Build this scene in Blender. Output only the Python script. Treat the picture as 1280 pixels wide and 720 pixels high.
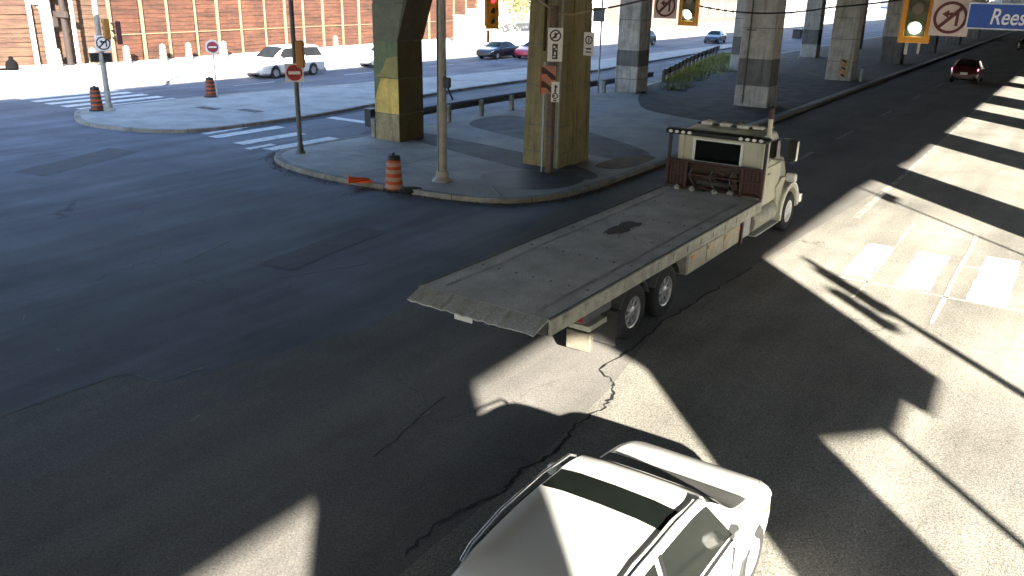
import bpy, bmesh, math, random
from mathutils import Vector, Matrix
random.seed(11)
for o in list(bpy.data.objects):
    bpy.data.objects.remove(o)
SC = bpy.context.scene
COL = SC.collection
PI = math.pi

# ------------------------------------------------------------------ camera
F_PX, PITCH, CAM_H, ROLL = 1043.727, 0.34595, 5.831, -0.02131
cp, sp, cr, sr = math.cos(PITCH), math.sin(PITCH), math.cos(ROLL), math.sin(ROLL)
R0, U0, FW = Vector((1, 0, 0)), Vector((0, sp, cp)), Vector((0, cp, -sp))
CR, CU = R0 * cr - U0 * sr, R0 * sr + U0 * cr
cd = bpy.data.cameras.new('camera')
cd.sensor_width = 36.0
cd.lens = 36.0 * F_PX / 1280.0
cd.clip_start, cd.clip_end = 0.1, 3000
cam = bpy.data.objects.new('camera', cd)
COL.objects.link(cam)
cam.matrix_world = Matrix(((CR.x, CU.x, -FW.x, 0), (CR.y, CU.y, -FW.y, 0), (CR.z, CU.z, -FW.z, CAM_H), (0, 0, 0, 1)))
SC.camera = cam

# ------------------------------------------------------------------ light
SUN_EL = math.radians(20.6)
SUN_DIR = math.radians(-9.8)            # way the shadows run, from +Y towards +X
w = bpy.data.worlds.new('World')
SC.world = w
w.use_nodes = True
nt = w.node_tree
bg = nt.nodes['Background']
sky = nt.nodes.new('ShaderNodeTexSky')
sky.sky_type = 'NISHITA'
sky.sun_disc = False
sky.ozone_density = 2.5
sky.sun_elevation = SUN_EL
sky.sun_rotation = SUN_DIR + PI          # the sun stands behind the camera
nt.links.new(sky.outputs[0], bg.inputs[0])
bg.inputs[1].default_value = 0.075
sl = bpy.data.lights.new('sun', 'SUN')
sl.energy = 5.0
sl.angle = math.radians(0.6)
sl.color = (1.0, 0.93, 0.80)
so = bpy.data.objects.new('sun', sl)
COL.objects.link(so)
sd = Vector((math.sin(SUN_DIR) * math.cos(SUN_EL), math.cos(SUN_DIR) * math.cos(SUN_EL), -math.sin(SUN_EL)))
so.rotation_euler = sd.to_track_quat('-Z', 'Y').to_euler()
so.location = (0, -30, 40)
SC.view_settings.view_transform = 'Standard'
SC.view_settings.look = 'None'
SC.view_settings.exposure = 3.3
SC.view_settings.gamma = 1.0

# ------------------------------------------------------------------ helpers
HDG = math.radians(33.3)                 # the road's heading, clockwise from +Y
ES = (math.sin(HDG), math.cos(HDG))
ET = (math.cos(HDG), -math.sin(HDG))
RZ = PI / 2 - HDG                        # turns local X along the road


def W(s, t, z=0.0):                      # road coordinates: s along, t to the right
    return Vector((ES[0] * s + ET[0] * t, ES[1] * s + ET[1] * t, z))


def ST(p):
    return ES[0] * p.x + ES[1] * p.y, ET[0] * p.x + ET[1] * p.y


def gp(px, py, z=0.0):                   # point of the height z seen at a pixel of the photo
    a, b = (px - 640) / F_PX, -(py - 360) / F_PX
    d = FW + CR * a + CU * b
    k = (z - CAM_H) / d.z
    return Vector((0, 0, CAM_H)) + d * k


MATS = {}


def M(name, col, rough=0.7, metal=0.0, var=0.18, scale=3.0, fine=0.08, fscale=60.0, bump=0.0, col2=None, emit=None, est=0.0,
      spec=None, alpha=None, coords='Object', thr=(0.35, 0.7)):
    if name in MATS:
        return MATS[name]
    m = bpy.data.materials.new(name)
    m.use_nodes = True
    n, l = m.node_tree.nodes, m.node_tree.links
    b = n['Principled BSDF']
    b.inputs['Roughness'].default_value = rough
    b.inputs['Metallic'].default_value = metal
    if spec is not None:
        b.inputs['Specular IOR Level'].default_value = spec
    tc = n.new('ShaderNodeTexCoord')
    if coords == 'World':
        g = n.new('ShaderNodeNewGeometry')
        co = g.outputs['Position']
    else:
        co = tc.outputs['Object']
    nz = n.new('ShaderNodeTexNoise')
    nz.inputs['Scale'].default_value = scale
    nz.inputs['Detail'].default_value = 6
    nz.inputs['Roughness'].default_value = 0.62
    l.new(co, nz.inputs['Vector'])
    rp = n.new('ShaderNodeMapRange')
    rp.inputs[1].default_value, rp.inputs[2].default_value = thr
    l.new(nz.outputs['Fac'], rp.inputs[0])
    mx = n.new('ShaderNodeMix')
    mx.data_type = 'RGBA'
    c2 = col2 if col2 else tuple(min(1, c * (1 + var)) for c in col)
    c1 = col if col2 else tuple(c * (1 - var) for c in col)
    mx.inputs['A'].default_value = (*c1, 1)
    mx.inputs['B'].default_value = (*c2, 1)
    l.new(rp.outputs[0], mx.inputs['Factor'])
    nf = n.new('ShaderNodeTexNoise')
    nf.inputs['Scale'].default_value = fscale
    nf.inputs['Detail'].default_value = 3
    l.new(co, nf.inputs['Vector'])
    mr = n.new('ShaderNodeMapRange')
    mr.inputs[1].default_value, mr.inputs[2].default_value = 0.3, 0.7
    mr.inputs[3].default_value, mr.inputs[4].default_value = 1 - fine * 2, 1 + fine * 2
    l.new(nf.outputs['Fac'], mr.inputs[0])
    mm = n.new('ShaderNodeMix')
    mm.data_type = 'RGBA'
    mm.blend_type = 'MULTIPLY'
    mm.inputs['Factor'].default_value = 1
    l.new(mx.outputs['Result'], mm.inputs['A'])
    cb = n.new('ShaderNodeCombineColor')
    for i in range(3):
        l.new(mr.outputs[0], cb.inputs[i])
    l.new(cb.outputs[0], mm.inputs['B'])
    l.new(mm.outputs['Result'], b.inputs['Base Color'])
    if bump:
        bp = n.new('ShaderNodeBump')
        bp.inputs['Strength'].default_value = bump
        bp.inputs['Distance'].default_value = 0.02
        l.new(nf.outputs['Fac'], bp.inputs['Height'])
        l.new(bp.outputs[0], b.inputs['Normal'])
    if emit:
        b.inputs['Emission Color'].default_value = (*emit, 1)
        b.inputs['Emission Strength'].default_value = est
    MATS[name] = m
    return m


def asphalt(name, col, grain, patch, crack, bump):
    """Worn asphalt: broad wear, stains, fine aggregate, hairline cracks."""
    m = bpy.data.materials.new(name)
    m.use_nodes = True
    n, l = m.node_tree.nodes, m.node_tree.links
    b = n['Principled BSDF']
    b.inputs['Roughness'].default_value = 0.82
    b.inputs['Specular IOR Level'].default_value = 0.35
    g = n.new('ShaderNodeNewGeometry')
    pos = g.outputs['Position']
    mp = n.new('ShaderNodeMapping')
    mp.inputs['Rotation'].default_value = (0, 0, -RZ)
    l.new(pos, mp.inputs['Vector'])
    st = n.new('ShaderNodeMapping')               # wear drawn out along the wheel tracks
    st.inputs['Scale'].default_value = (0.12, 0.9, 1)
    l.new(mp.outputs[0], st.inputs['Vector'])

    def noise(vec, sc, det, ro=0.6):
        x = n.new('ShaderNodeTexNoise')
        x.inputs['Scale'].default_value = sc
        x.inputs['Detail'].default_value = det
        x.inputs['Roughness'].default_value = ro
        l.new(vec, x.inputs['Vector'])
        return x.outputs['Fac']

    def rng(v, a, b_, c, d):
        x = n.new('ShaderNodeMapRange')
        for i, q in enumerate((a, b_, c, d)):
            x.inputs[i + 1].default_value = q
        l.new(v, x.inputs[0])
        return x.outputs[0]

    def mul(a, b_):
        x = n.new('ShaderNodeMath')
        x.operation = 'MULTIPLY'
        l.new(a, x.inputs[0])
        l.new(b_, x.inputs[1])
        return x.outputs[0]
    v = rng(noise(st.outputs[0], 0.8, 5), 0.3, 0.7, 1 - patch, 1 + patch)
    v = mul(v, rng(noise(pos, 0.35, 6), 0.3, 0.7, 1 - patch * .8, 1 + patch * .8))
    v = mul(v, rng(noise(pos, 2.2, 6, .7), 0.62, 0.75, 1.0, 0.72))
    v = mul(v, rng(noise(pos, 34, 4, .75), 0.3, 0.7, 1 - grain, 1 + grain))
    v = mul(v, rng(noise(pos, 110, 2, .6), 0.35, 0.65, 1 - grain * .8, 1 + grain * .8))
    vo = n.new('ShaderNodeTexVoronoi')
    vo.feature = 'DISTANCE_TO_EDGE'
    vo.inputs['Scale'].default_value = 0.28
    wob = n.new('ShaderNodeTexNoise')
    wob.inputs['Scale'].default_value = 1.3
    wob.inputs['Detail'].default_value = 5
    l.new(pos, wob.inputs['Vector'])
    add = n.new('ShaderNodeVectorMath')
    add.operation = 'MULTIPLY_ADD'
    l.new(wob.outputs['Color'], add.inputs[0])
    add.inputs[1].default_value = (1.6, 1.6, 0)
    l.new(pos, add.inputs[2])
    l.new(add.outputs[0], vo.inputs['Vector'])
    ck = rng(vo.outputs['Distance'], 0.0, 0.006, 1 - crack, 1.0)
    gate = rng(noise(pos, 0.16, 2), 0.5, 0.6, 0.0, 1.0)
    # crack only where the gate is open
    x = n.new('ShaderNodeMix')
    x.data_type = 'FLOAT'
    l.new(gate, x.inputs[0])
    x.inputs[2].default_value = 1.0
    l.new(ck, x.inputs[3])
    v = mul(v, x.outputs[0])
    mx = n.new('ShaderNodeMix')
    mx.data_type = 'RGBA'
    mx.blend_type = 'MULTIPLY'
    mx.inputs['Factor'].default_value = 1
    mx.inputs['A'].default_value = (*col, 1)
    cb = n.new('ShaderNodeCombineColor')
    for i in range(3):
        l.new(v, cb.inputs[i])
    l.new(cb.outputs[0], mx.inputs['B'])
    l.new(mx.outputs['Result'], b.inputs['Base Color'])
    bp = n.new('ShaderNodeBump')
    bp.inputs['Strength'].default_value = bump
    bp.inputs['Distance'].default_value = 0.012
    l.new(noise(pos, 55, 3, .7), bp.inputs['Height'])
    l.new(bp.outputs[0], b.inputs['Normal'])
    MATS[name] = m
    return m


class MB:
    def __init__(self):
        self.v, self.f = [], []

    def add(self, vs, fs, mat=None):
        k = len(self.v)
        for p in vs:
            p = Vector(p)
            self.v.append(mat @ p if mat else p)
        self.f += [tuple(i + k for i in q) for q in fs]
        return self

    def box(self, c, s, ch=0.0, rot=None):
        x, y, z = s[0] / 2, s[1] / 2, s[2] / 2
        m = Matrix.Translation(Vector(c))
        if rot is not None:
            m = m @ (rot if isinstance(rot, Matrix) else Matrix.Rotation(rot, 4, 'Z'))
        if ch <= 0:
            vs = [(i * x, j * y, k * z) for k in (-1, 1) for j in (-1, 1) for i in (-1, 1)]
            return self.add(vs, [(0, 2, 3, 1), (4, 5, 7, 6), (0, 1, 5, 4), (2, 6, 7, 3), (0, 4, 6, 2), (1, 3, 7, 5)], m)
        ch = min(ch, x * .9, y * .9, z * .9)
        vs, ix = [], {}
        for i in (-1, 1):
            for j in (-1, 1):
                for k in (-1, 1):
                    for ax in range(3):
                        p = [i * (x - ch), j * (y - ch), k * (z - ch)]
                        p[ax] = (i, j, k)[ax] * (x, y, z)[ax]
                        ix[i, j, k, ax] = len(vs)
                        vs.append(p)
        fs = []
        for ax in range(3):
            o1, o2 = [a for a in range(3) if a != ax]
            for sgn in (-1, 1):
                q = []
                for (a, b) in ((-1, -1), (1, -1), (1, 1), (-1, 1)):
                    k = [0, 0, 0]
                    k[ax], k[o1], k[o2] = sgn, a, b
                    q.append(ix[k[0], k[1], k[2], ax])
                fs.append(tuple(q))
            for a in (-1, 1):
                for b in (-1, 1):
                    e = []
                    for sgn in (-1, 1):
                        k = [0, 0, 0]
                        k[ax], k[o1], k[o2] = sgn, a, b
                        e.append(tuple(k))
                    fs.append((ix[(*e[0], o1)], ix[(*e[1], o1)], ix[(*e[1], o2)], ix[(*e[0], o2)]))
        for i in (-1, 1):
            for j in (-1, 1):
                for k in (-1, 1):
                    fs.append((ix[i, j, k, 0], ix[i, j, k, 1], ix[i, j, k, 2]))
        return self.add(vs, fs, m)

    def cyl(self, p0, p1, r0, r1=None, n=12):
        r1 = r0 if r1 is None else r1
        p0, p1 = Vector(p0), Vector(p1)
        q = (p1 - p0).normalized().to_track_quat('Z', 'Y').to_matrix()
        vs = []
        for p, r in ((p0, r0), (p1, r1)):
            for i in range(n):
                a = 2 * PI * i / n
                vs.append(p + q @ Vector((r * math.cos(a), r * math.sin(a), 0)))
        fs = [(i, (i + 1) % n, n + (i + 1) % n, n + i) for i in range(n)]
        fs += [tuple(range(n))[::-1], tuple(range(n, 2 * n))]
        return self.add(vs, fs)

    def tube(self, pts, r, n=6):
        pts = [Vector(p) for p in pts]
        vs, fs = [], []
        for i, p in enumerate(pts):
            d = (pts[min(i + 1, len(pts) - 1)] - pts[max(i - 1, 0)]).normalized()
            q = d.to_track_quat('Z', 'Y').to_matrix()
            for k in range(n):
                a = 2 * PI * k / n
                vs.append(p + q @ Vector((r * math.cos(a), r * math.sin(a), 0)))
        for i in range(len(pts) - 1):
            for k in range(n):
                fs.append((i * n + k, i * n + (k + 1) % n, (i + 1) * n + (k + 1) % n, (i + 1) * n + k))
        fs += [tuple(range(n))[::-1], tuple(range((len(pts) - 1) * n, len(pts) * n))]
        return self.add(vs, fs)

    def lathe(self, prof, c=(0, 0, 0), n=24, axis='Z', close=True):
        vs, fs = [], []
        for r, z in prof:
            for i in range(n):
                a = 2 * PI * i / n
                p = (r * math.cos(a), r * math.sin(a), z)
                if axis == 'Y':
                    p = (p[0], p[2], p[1])
                vs.append(Vector(p) + Vector(c))
        m = len(prof)
        for j in range(m - 1):
            for i in range(n):
                fs.append((j * n + i, j * n + (i + 1) % n, (j + 1) * n + (i + 1) % n, (j + 1) * n + i))
        if close:
            fs += [tuple(range(n))[::-1], tuple(range((m - 1) * n, m * n))]
        return self.add(vs, fs)

    def prism(self, poly, z0, z1):
        n = len(poly)
        vs = [(*p[:2], z0) for p in poly] + [(*p[:2], z1) for p in poly]
        fs = [(i, (i + 1) % n, n + (i + 1) % n, n + i) for i in range(n)]
        fs += [tuple(range(n))[::-1], tuple(range(n, 2 * n))]
        return self.add(vs, fs)

    def hull(self, bottom, top):            # two rings of equal length
        n = len(bottom)
        fs = [(i, (i + 1) % n, n + (i + 1) % n, n + i) for i in range(n)]
        fs += [tuple(range(n))[::-1], tuple(range(n, 2 * n))]
        return self.add(list(bottom) + list(top), fs)

    def sheet(self, poly):
        return self.add(poly, [tuple(range(len(poly)))])

    def ribbon(self, pts, wd):
        pts = [Vector(p) for p in pts]
        vs, fs = [], []
        for i, p in enumerate(pts):
            d = pts[min(i + 1, len(pts) - 1)] - pts[max(i - 1, 0)]
            nn = Vector((-d.y, d.x, 0)).normalized() * (wd[i] if isinstance(wd, list) else wd) / 2
            vs += [p + nn, p - nn]
        for i in range(len(pts) - 1):
            fs.append((2 * i, 2 * i + 1, 2 * i + 3, 2 * i + 2))
        return self.add(vs, fs)

    def mesh(self, name, mat, smooth=0):
        me = bpy.data.meshes.new(name)
        me.from_pydata([tuple(p) for p in self.v], [], self.f)
        bm = bmesh.new()
        bm.from_mesh(me)
        bmesh.ops.recalc_face_normals(bm, faces=bm.faces)
        bm.to_mesh(me)
        bm.free()
        if mat:
            me.materials.append(mat)
        if smooth:
            me.polygons.foreach_set('use_smooth', [True] * len(me.polygons))
            me.set_sharp_from_angle(angle=math.radians(smooth))
        return me

    def build(self, name, mat, parent=None, smooth=0, kind=None):
        o = bpy.data.objects.new(name, self.mesh(name, mat, smooth))
        COL.objects.link(o)
        if parent:
            o.parent = parent
        if kind:
            o['kind'] = kind
        return o


def tag(o, label, cat, group=None):
    o['label'], o['category'] = label, cat
    if group:
        o['group'] = group
    return o


def thing(name, label, cat, loc=(0, 0, 0), rz=0.0, group=None):
    o = bpy.data.objects.new(name, None)
    COL.objects.link(o)
    o.location = loc
    o.rotation_euler = (0, 0, rz)
    o.empty_display_size = 0.2
    return tag(o, label, cat, group)


def copy_tree(o, parent=None):
    c = o.copy()
    COL.objects.link(c)
    c.parent = parent
    for ch in [x for x in o.children]:
        copy_tree(ch, c)
    return c


def pchip(xs, ys, x):
    n = len(xs)
    if x <= xs[0]:
        return ys[0]
    if x >= xs[-1]:
        return ys[-1]
    h = [xs[i + 1] - xs[i] for i in range(n - 1)]
    d = [(ys[i + 1] - ys[i]) / h[i] for i in range(n - 1)]
    m = [d[0]] + [0 if d[i - 1] * d[i] <= 0 else 2 * d[i - 1] * d[i] / (d[i - 1] + d[i]) for i in range(1, n - 1)] + [d[-1]]
    for i in range(n - 1):
        if x <= xs[i + 1]:
            u = (x - xs[i]) / h[i]
            return (ys[i] * (1 + 2 * u) * (1 - u) ** 2 + m[i] * h[i] * u * (1 - u) ** 2
                    + ys[i + 1] * u * u * (3 - 2 * u) + m[i + 1] * h[i] * u * u * (u - 1))


# ------------------------------------------------------------------ materials
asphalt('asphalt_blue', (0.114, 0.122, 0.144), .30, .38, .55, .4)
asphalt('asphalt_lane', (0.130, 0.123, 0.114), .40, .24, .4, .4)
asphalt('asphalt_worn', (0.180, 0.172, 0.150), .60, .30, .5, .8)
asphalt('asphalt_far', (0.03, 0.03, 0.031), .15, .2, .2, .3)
CONC = M('concrete_pavement', (0.3375, 0.3313, 0.3125), .88, var=.22, scale=.7, fine=.10, fscale=22, bump=.2, coords='World')
CONC_D = M('concrete_stained', (.115, .112, .108), .88, var=.35, scale=1.2, fine=.10, fscale=26, bump=.2, coords='World')
CONC_L = M('concrete_sidewalk_pale', (.5, .485, .44), .9, var=.12, scale=.5, fine=.06, fscale=20, coords='World')
KERB = M('kerb_concrete', (.24, .225, .2), .9, var=.3, scale=2.2, fine=.12, fscale=30, bump=.3, coords='World')
PAINT_RD = M('road_paint', (.62, .62, .6), .75, var=.0, scale=2.6, fine=.16, fscale=18, coords='World', col2=(.30, .30, .30), thr=(.52, .68))
PAINT_OLD = M('road_paint_worn', (.30, .30, .27), .8, scale=3.0, fine=.2, fscale=20, coords='World', col2=(.15, .145, .13), thr=(.42, .58))
PAINT_NEW = M('road_paint_thick', (.72, .72, .69), .75, scale=2.2, fine=.12, fscale=26, coords='World', col2=(.4, .4, .36), thr=(.55, .72))
TAR = M('tar_seam', (.012, .012, .012), .6, var=.3, coords='World')
PALE_LINE = M('pale_joint', (.2, .2, .2), .85, var=.3, coords='World')
DIRT = M('dirt_gravel', (.085, .08, .075), .95, var=.45, scale=1.1, fine=.2, fscale=24, bump=.5, coords='World')
PC_GREY = M('pier_concrete', (0.4600, 0.4427, 0.4025), .88, var=.20, scale=1.3, fine=.07, fscale=22, bump=.15)
PC_LIGHT = M('pier_concrete_base', (0.5040, 0.4920, 0.4560), .88, var=.22, scale=1.8, fine=.08, fscale=24, bump=.15)
PC_BAND = M('pier_paint_grey', (.165, .165, .16), .8, var=.16, scale=1.5, fine=.05, fscale=18)
PC_OLIVE = M('pier_paint_olive', (0.2500, 0.2046, 0.0918), .75, var=.18, scale=1.4, fine=.06, fscale=20, bump=.1)
PC_GREEN = M('pier_paint_green', (0.1575, 0.1950, 0.0900), .75, var=.18, scale=1.3, fine=.06, fscale=20, bump=.1)
PC_YEL = M('pier_paint_yellow', (0.6760, 0.4940, 0.1300), .72, var=.16, scale=2.0, fine=.06, fscale=22, bump=.1)
PC_TAN = M('pier_base_tan', (0.3250, 0.2750, 0.1625), .82, var=.22, scale=2.0, fine=.08, fscale=22)
PC_SHADE = M('pier_shade_brown', (.085, .07, .035), .8, var=.25, scale=1.5)  # dark brown holds the shade of the painted pier's side faces and haunch
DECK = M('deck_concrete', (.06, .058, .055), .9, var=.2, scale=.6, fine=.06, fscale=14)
STEEL = M('galvanised_steel', (.36, .37, .38), .55, .6, var=.18, scale=5)
STEEL_D = M('weathered_steel', (.10, .105, .11), .6, .4, var=.25, scale=5)
BLACK = M('black_plastic', (.012, .012, .013), .45, var=.2)
RUBBER = M('rubber', (.022, .021, .02), .85, var=.35, scale=9)
WOODP = M('timber_post', (.14, .10, .075), .9, var=.3, scale=6, fine=.15, fscale=40)
GREYP = M('pole_grey', (.34, .33, .30), .7, .1, var=.2, scale=3)
SIGNY = M('signal_yellow', (.72, .30, .018), .5, var=.06, scale=4)
WHITE = M('sign_white', (.78, .77, .74), .5, var=.05, scale=6)
PINKW = M('sign_white_aged', (.62, .50, .46), .55, var=.06, scale=6)
RED = M('sign_red', (.42, .015, .025), .5, var=.08)
DRED = M('sign_dark_red', (.10, .01, .014), .5, var=.1)
BLUE = M('sign_blue', (.018, .085, .42), .45, var=.05)
SBLACK = M('sign_black', (.012, .012, .014), .5, var=.1)
ORANGE = M('barrel_orange', (0.4340, 0.0700, 0.0126), .55, var=.14, scale=7)
BAND_P = M('barrel_band', (0.3744, 0.2400, 0.1920), .4, var=.1, scale=9)
BAND_D = M('barrel_band_dark', (.06, .035, .03), .5, var=.2, scale=9)
GLASS = M('car_glass', (.006, .008, .007), .07, var=.1, spec=.3)
GLASS_G = M('car_glass_grey', (.10, .105, .10), .18, var=.1, spec=.6)
TYRE = M('tyre_rubber', (.02, .02, .02), .85, var=.3, scale=8)
RIM = M('alloy_rim', (.55, .55, .56), .35, .75, var=.12, scale=8)
CHROME = M('chrome', (.7, .7, .7), .15, 1.0, var=.05)
CREAM = M('truck_cream', (.50, .485, .38), .38, var=.07, scale=2.0, fine=.03)
BED = M('bed_steel', (.57, .55, .52), .7, .1, var=.2, scale=1.3, fine=.10, fscale=30, bump=.12)
BED_RAIL = M('bed_rail', (.36, .36, .30), .55, .2, var=.25, scale=4)
BED_RUB = M('bed_scraped', (.40, .41, .41), .6, .1, col2=(.26, .26, .25), scale=2.2, fine=.12, fscale=30, thr=(.38, .75))
MAROON = M('rack_maroon', (0.0550, 0.0160, 0.0150), .55, var=.3, scale=5)
RUST = M('rust_brown', (0.0540, 0.0300, 0.0210), .8, var=.35, scale=7, fine=.15)
AMBER = M('amber_lens', (.75, .32, .04), .3, var=.1)
TAIL = M('tail_lens', (0.3600, 0.0072, 0.0240), .25, emit=(1.0, .16, .28), est=1.2)
LAMP = M('work_lamp', (.75, .74, .72), .25, var=.05)
PLATE = M('licence_plate', (.6, .62, .6), .5, var=.1, scale=20)


def streak(m, sc, amt, rust=None, lo=.48, hi=.72):
    """water streaks and grime running down a wall"""
    n, l = m.node_tree.nodes, m.node_tree.links
    b = n['Principled BSDF']
    src = b.inputs['Base Color'].links[0].from_socket
    g = n.new('ShaderNodeNewGeometry')
    mp = n.new('ShaderNodeMapping')
    mp.inputs['Scale'].default_value = sc
    l.new(g.outputs['Position'], mp.inputs['Vector'])
    nz = n.new('ShaderNodeTexNoise')
    nz.inputs['Scale'].default_value = 1.0
    nz.inputs['Detail'].default_value = 7
    nz.inputs['Roughness'].default_value = .7
    l.new(mp.outputs[0], nz.inputs['Vector'])
    r = n.new('ShaderNodeMapRange')
    r.inputs[1].default_value, r.inputs[2].default_value, r.inputs[3].default_value, r.inputs[4].default_value = lo, hi, 0, amt
    l.new(nz.outputs['Fac'], r.inputs[0])
    mx = n.new('ShaderNodeMix')
    mx.data_type = 'RGBA'
    mx.blend_type = 'MULTIPLY'
    l.new(r.outputs[0], mx.inputs['Factor'])
    l.new(src, mx.inputs['A'])
    mx.inputs['B'].default_value = (*(rust or (.35, .33, .30)), 1)
    l.new(mx.outputs['Result'], b.inputs['Base Color'])


for m_ in (PC_GREY, PC_LIGHT, PC_BAND, PC_OLIVE, PC_GREEN, PC_YEL, PC_TAN):
    streak(m_, (4.5, 4.5, .35), .8)
    streak(m_, (9, 9, .5), .5, (.55, .38, .25), .58, .75)
    streak(m_, (1.1, 1.1, 1.6), .45, (.5, .48, .44), .5, .7)
streak(CREAM, (3, 3, 1.2), .35, (.5, .46, .38), .5, .75)
streak(BED_RAIL, (3, 3, 4), .6, (.5, .42, .34), .5, .7)
streak(BED, (1.6, .9, 1), .5, (.55, .54, .52), .48, .7)

# ------------------------------------------------------------------ ground and pavements
def sheet(name, poly_st, z, mat, kind='structure'):
    return MB().sheet([W(s, t, z) for s, t in poly_st]).build(name, mat, kind=kind)


ground = MB()
gx = [-900, -400, -150, -60, -20, 20, 60, 150, 400, 900]
for i in range(9):
    for j in range(9):
        ground.sheet([(gx[i], gx[j], 0), (gx[i + 1], gx[j], 0), (gx[i + 1], gx[j + 1], 0), (gx[i], gx[j + 1], 0)])
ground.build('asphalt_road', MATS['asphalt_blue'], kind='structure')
# the lane strip the truck drives on and the older rough surface to its right
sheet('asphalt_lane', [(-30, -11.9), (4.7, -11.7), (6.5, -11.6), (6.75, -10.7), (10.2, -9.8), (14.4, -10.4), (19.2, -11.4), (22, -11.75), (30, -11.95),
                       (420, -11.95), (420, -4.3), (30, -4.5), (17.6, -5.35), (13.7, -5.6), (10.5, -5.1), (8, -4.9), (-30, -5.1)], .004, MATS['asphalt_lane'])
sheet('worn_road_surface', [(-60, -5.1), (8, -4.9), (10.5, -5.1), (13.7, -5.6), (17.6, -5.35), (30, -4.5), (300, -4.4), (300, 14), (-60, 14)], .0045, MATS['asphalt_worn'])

crk = [(17.9, -5.3), (16.2, -5.42), (15.0, -5.5), (13.7, -5.58), (12.2, -5.5), (11.1, -5.56), (10.85, -5.2), (10.5, -4.98), (10.0, -4.9),
       (9.3, -4.98), (8.5, -4.8), (7.8, -4.97), (7.3, -4.88), (6.9, -5.0), (6.4, -5.13), (5.7, -5.05)]


def jag(pts, n, amp):
    out = []
    for i in range(len(pts) - 1):
        for k in range(n):
            u = k / n
            out.append((pts[i][0] * (1 - u) + pts[i + 1][0] * u + random.uniform(-amp, amp), pts[i][1] * (1 - u) + pts[i + 1][1] * u + random.uniform(-amp, amp)))
    return out + [pts[-1]]


cm = MB()
j = jag(crk, 7, .035)
cm.ribbon([W(s, t, .009) for s, t in j], [random.uniform(.018, .065) for _ in j])
for pts, a in (([(10.5, -15.5), (12.3, -16.1)], .02), ([(10.9, -13.15), (12.9, -12.3)], .02), 
               ([(7, -6.7), (8.9, -7.0)], .03)):
    j = jag(pts, 8, a)
    cm.ribbon([W(s, t, .009) for s, t in j], [random.uniform(.02, .05) for _ in j])
cm.build('tar_seam', TAR, kind='structure')
pl = MB()
j = jag([(3.4, -11.72), (4.76, -11.71), (5.4, -11.66), (6.25, -11.62), (6.6, -11.56), (6.72, -10.84), (7.4, -10.75)], 5, .012)
pl.ribbon([W(s, t, .009) for s, t in j], [random.uniform(.02, .045) for _ in j])
for q in ((30, 396, 14, 2.0), (72, 437, 5, 2.5), (243, 523, 9, 1.2), (530, 518, 10, 1.0), (238, 217, 12, .2), (288, 212, 12, .2)):
    c = gp(q[0], q[1], .009)
    d = Vector((math.cos(q[3]), math.sin(q[3]), 0)) * q[2] * .012
    pl.ribbon([c - d, c + d], [.02, .05])
pl.build('pale_joint', PALE_LINE, kind='structure')


def island(name, outline, surf, surf_poly=None, z=.14):
    n = len(outline)
    pts = [Vector((s, t)) for s, t in outline]
    inner = []
    area = sum(pts[i].x * pts[(i + 1) % n].y - pts[(i + 1) % n].x * pts[i].y for i in range(n))
    sg = 1 if area > 0 else -1
    for i in range(n):
        d = (pts[(i + 1) % n] - pts[i - 1]).normalized()
        inner.append(pts[i] + Vector((-d.y, d.x)) * sg * .24)
    k = MB()
    out = [W(p.x, p.y, 0) for p in pts]
    ow = [W(*(p + (q - p) * .12), z) for p, q in zip(pts, inner)]
    iw = [W(q.x, q.y, z) for q in inner]
    ib = [W(q.x, q.y, 0) for q in inner]
    for ring_a, ring_b in ((out, ow), (ow, iw), (iw, ib)):
        kk = len(k.v)
        k.v += ring_a + ring_b
        k.f += [(kk + i, kk + (i + 1) % n, kk + n + (i + 1) % n, kk + n + i) for i in range(n)]
    k.build('kerb', KERB, kind='structure')
    jm, acc = MB(), 0.0
    for i in range(n):
        a, b = pts[i], pts[(i + 1) % n]
        L = (b - a).length
        if L > 60 or a.x > 120:
            continue
        while acc < L:
            u = acc / L
            p = a.lerp(b, u)
            q = inner[i].lerp(inner[(i + 1) % n], u)
            d = (b - a).normalized() * .012
            m_ = p + (q - p) * .115
            e_ = p - (q - p) * .01
            jm.sheet([W(*(m_ - d), z + .002), W(*(m_ + d), z + .002), W(*(q + d), z + .002), W(*(q - d), z + .002)])
            jm.sheet([W(*(e_ - d), .01), W(*(e_ + d), .01), W(*(m_ + d), z + .002), W(*(m_ - d), z + .002)])
            acc += 2.4
        acc -= L
    jm.build('kerb_joint', TAR, kind='structure')
    MB().prism([W(q.x, q.y) for q in inner], .0, z - .012).build(name, surf, kind='structure')


def rounded(pts, n=3):                   # one pass of corner cutting per n
    for _ in range(n):
        out = []
        m = len(pts)
        for i in range(m):
            a, b = pts[i], pts[(i + 1) % m]
            L = math.hypot(a[0] - b[0], a[1] - b[1])
            u = min(.25, 1.0 / max(L, .01))
            out += [(a[0] * (1 - u) + b[0] * u, a[1] * (1 - u) + b[1] * u), (a[0] * u + b[0] * (1 - u), a[1] * u + b[1] * (1 - u))]
        pts = out
    return pts


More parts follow.
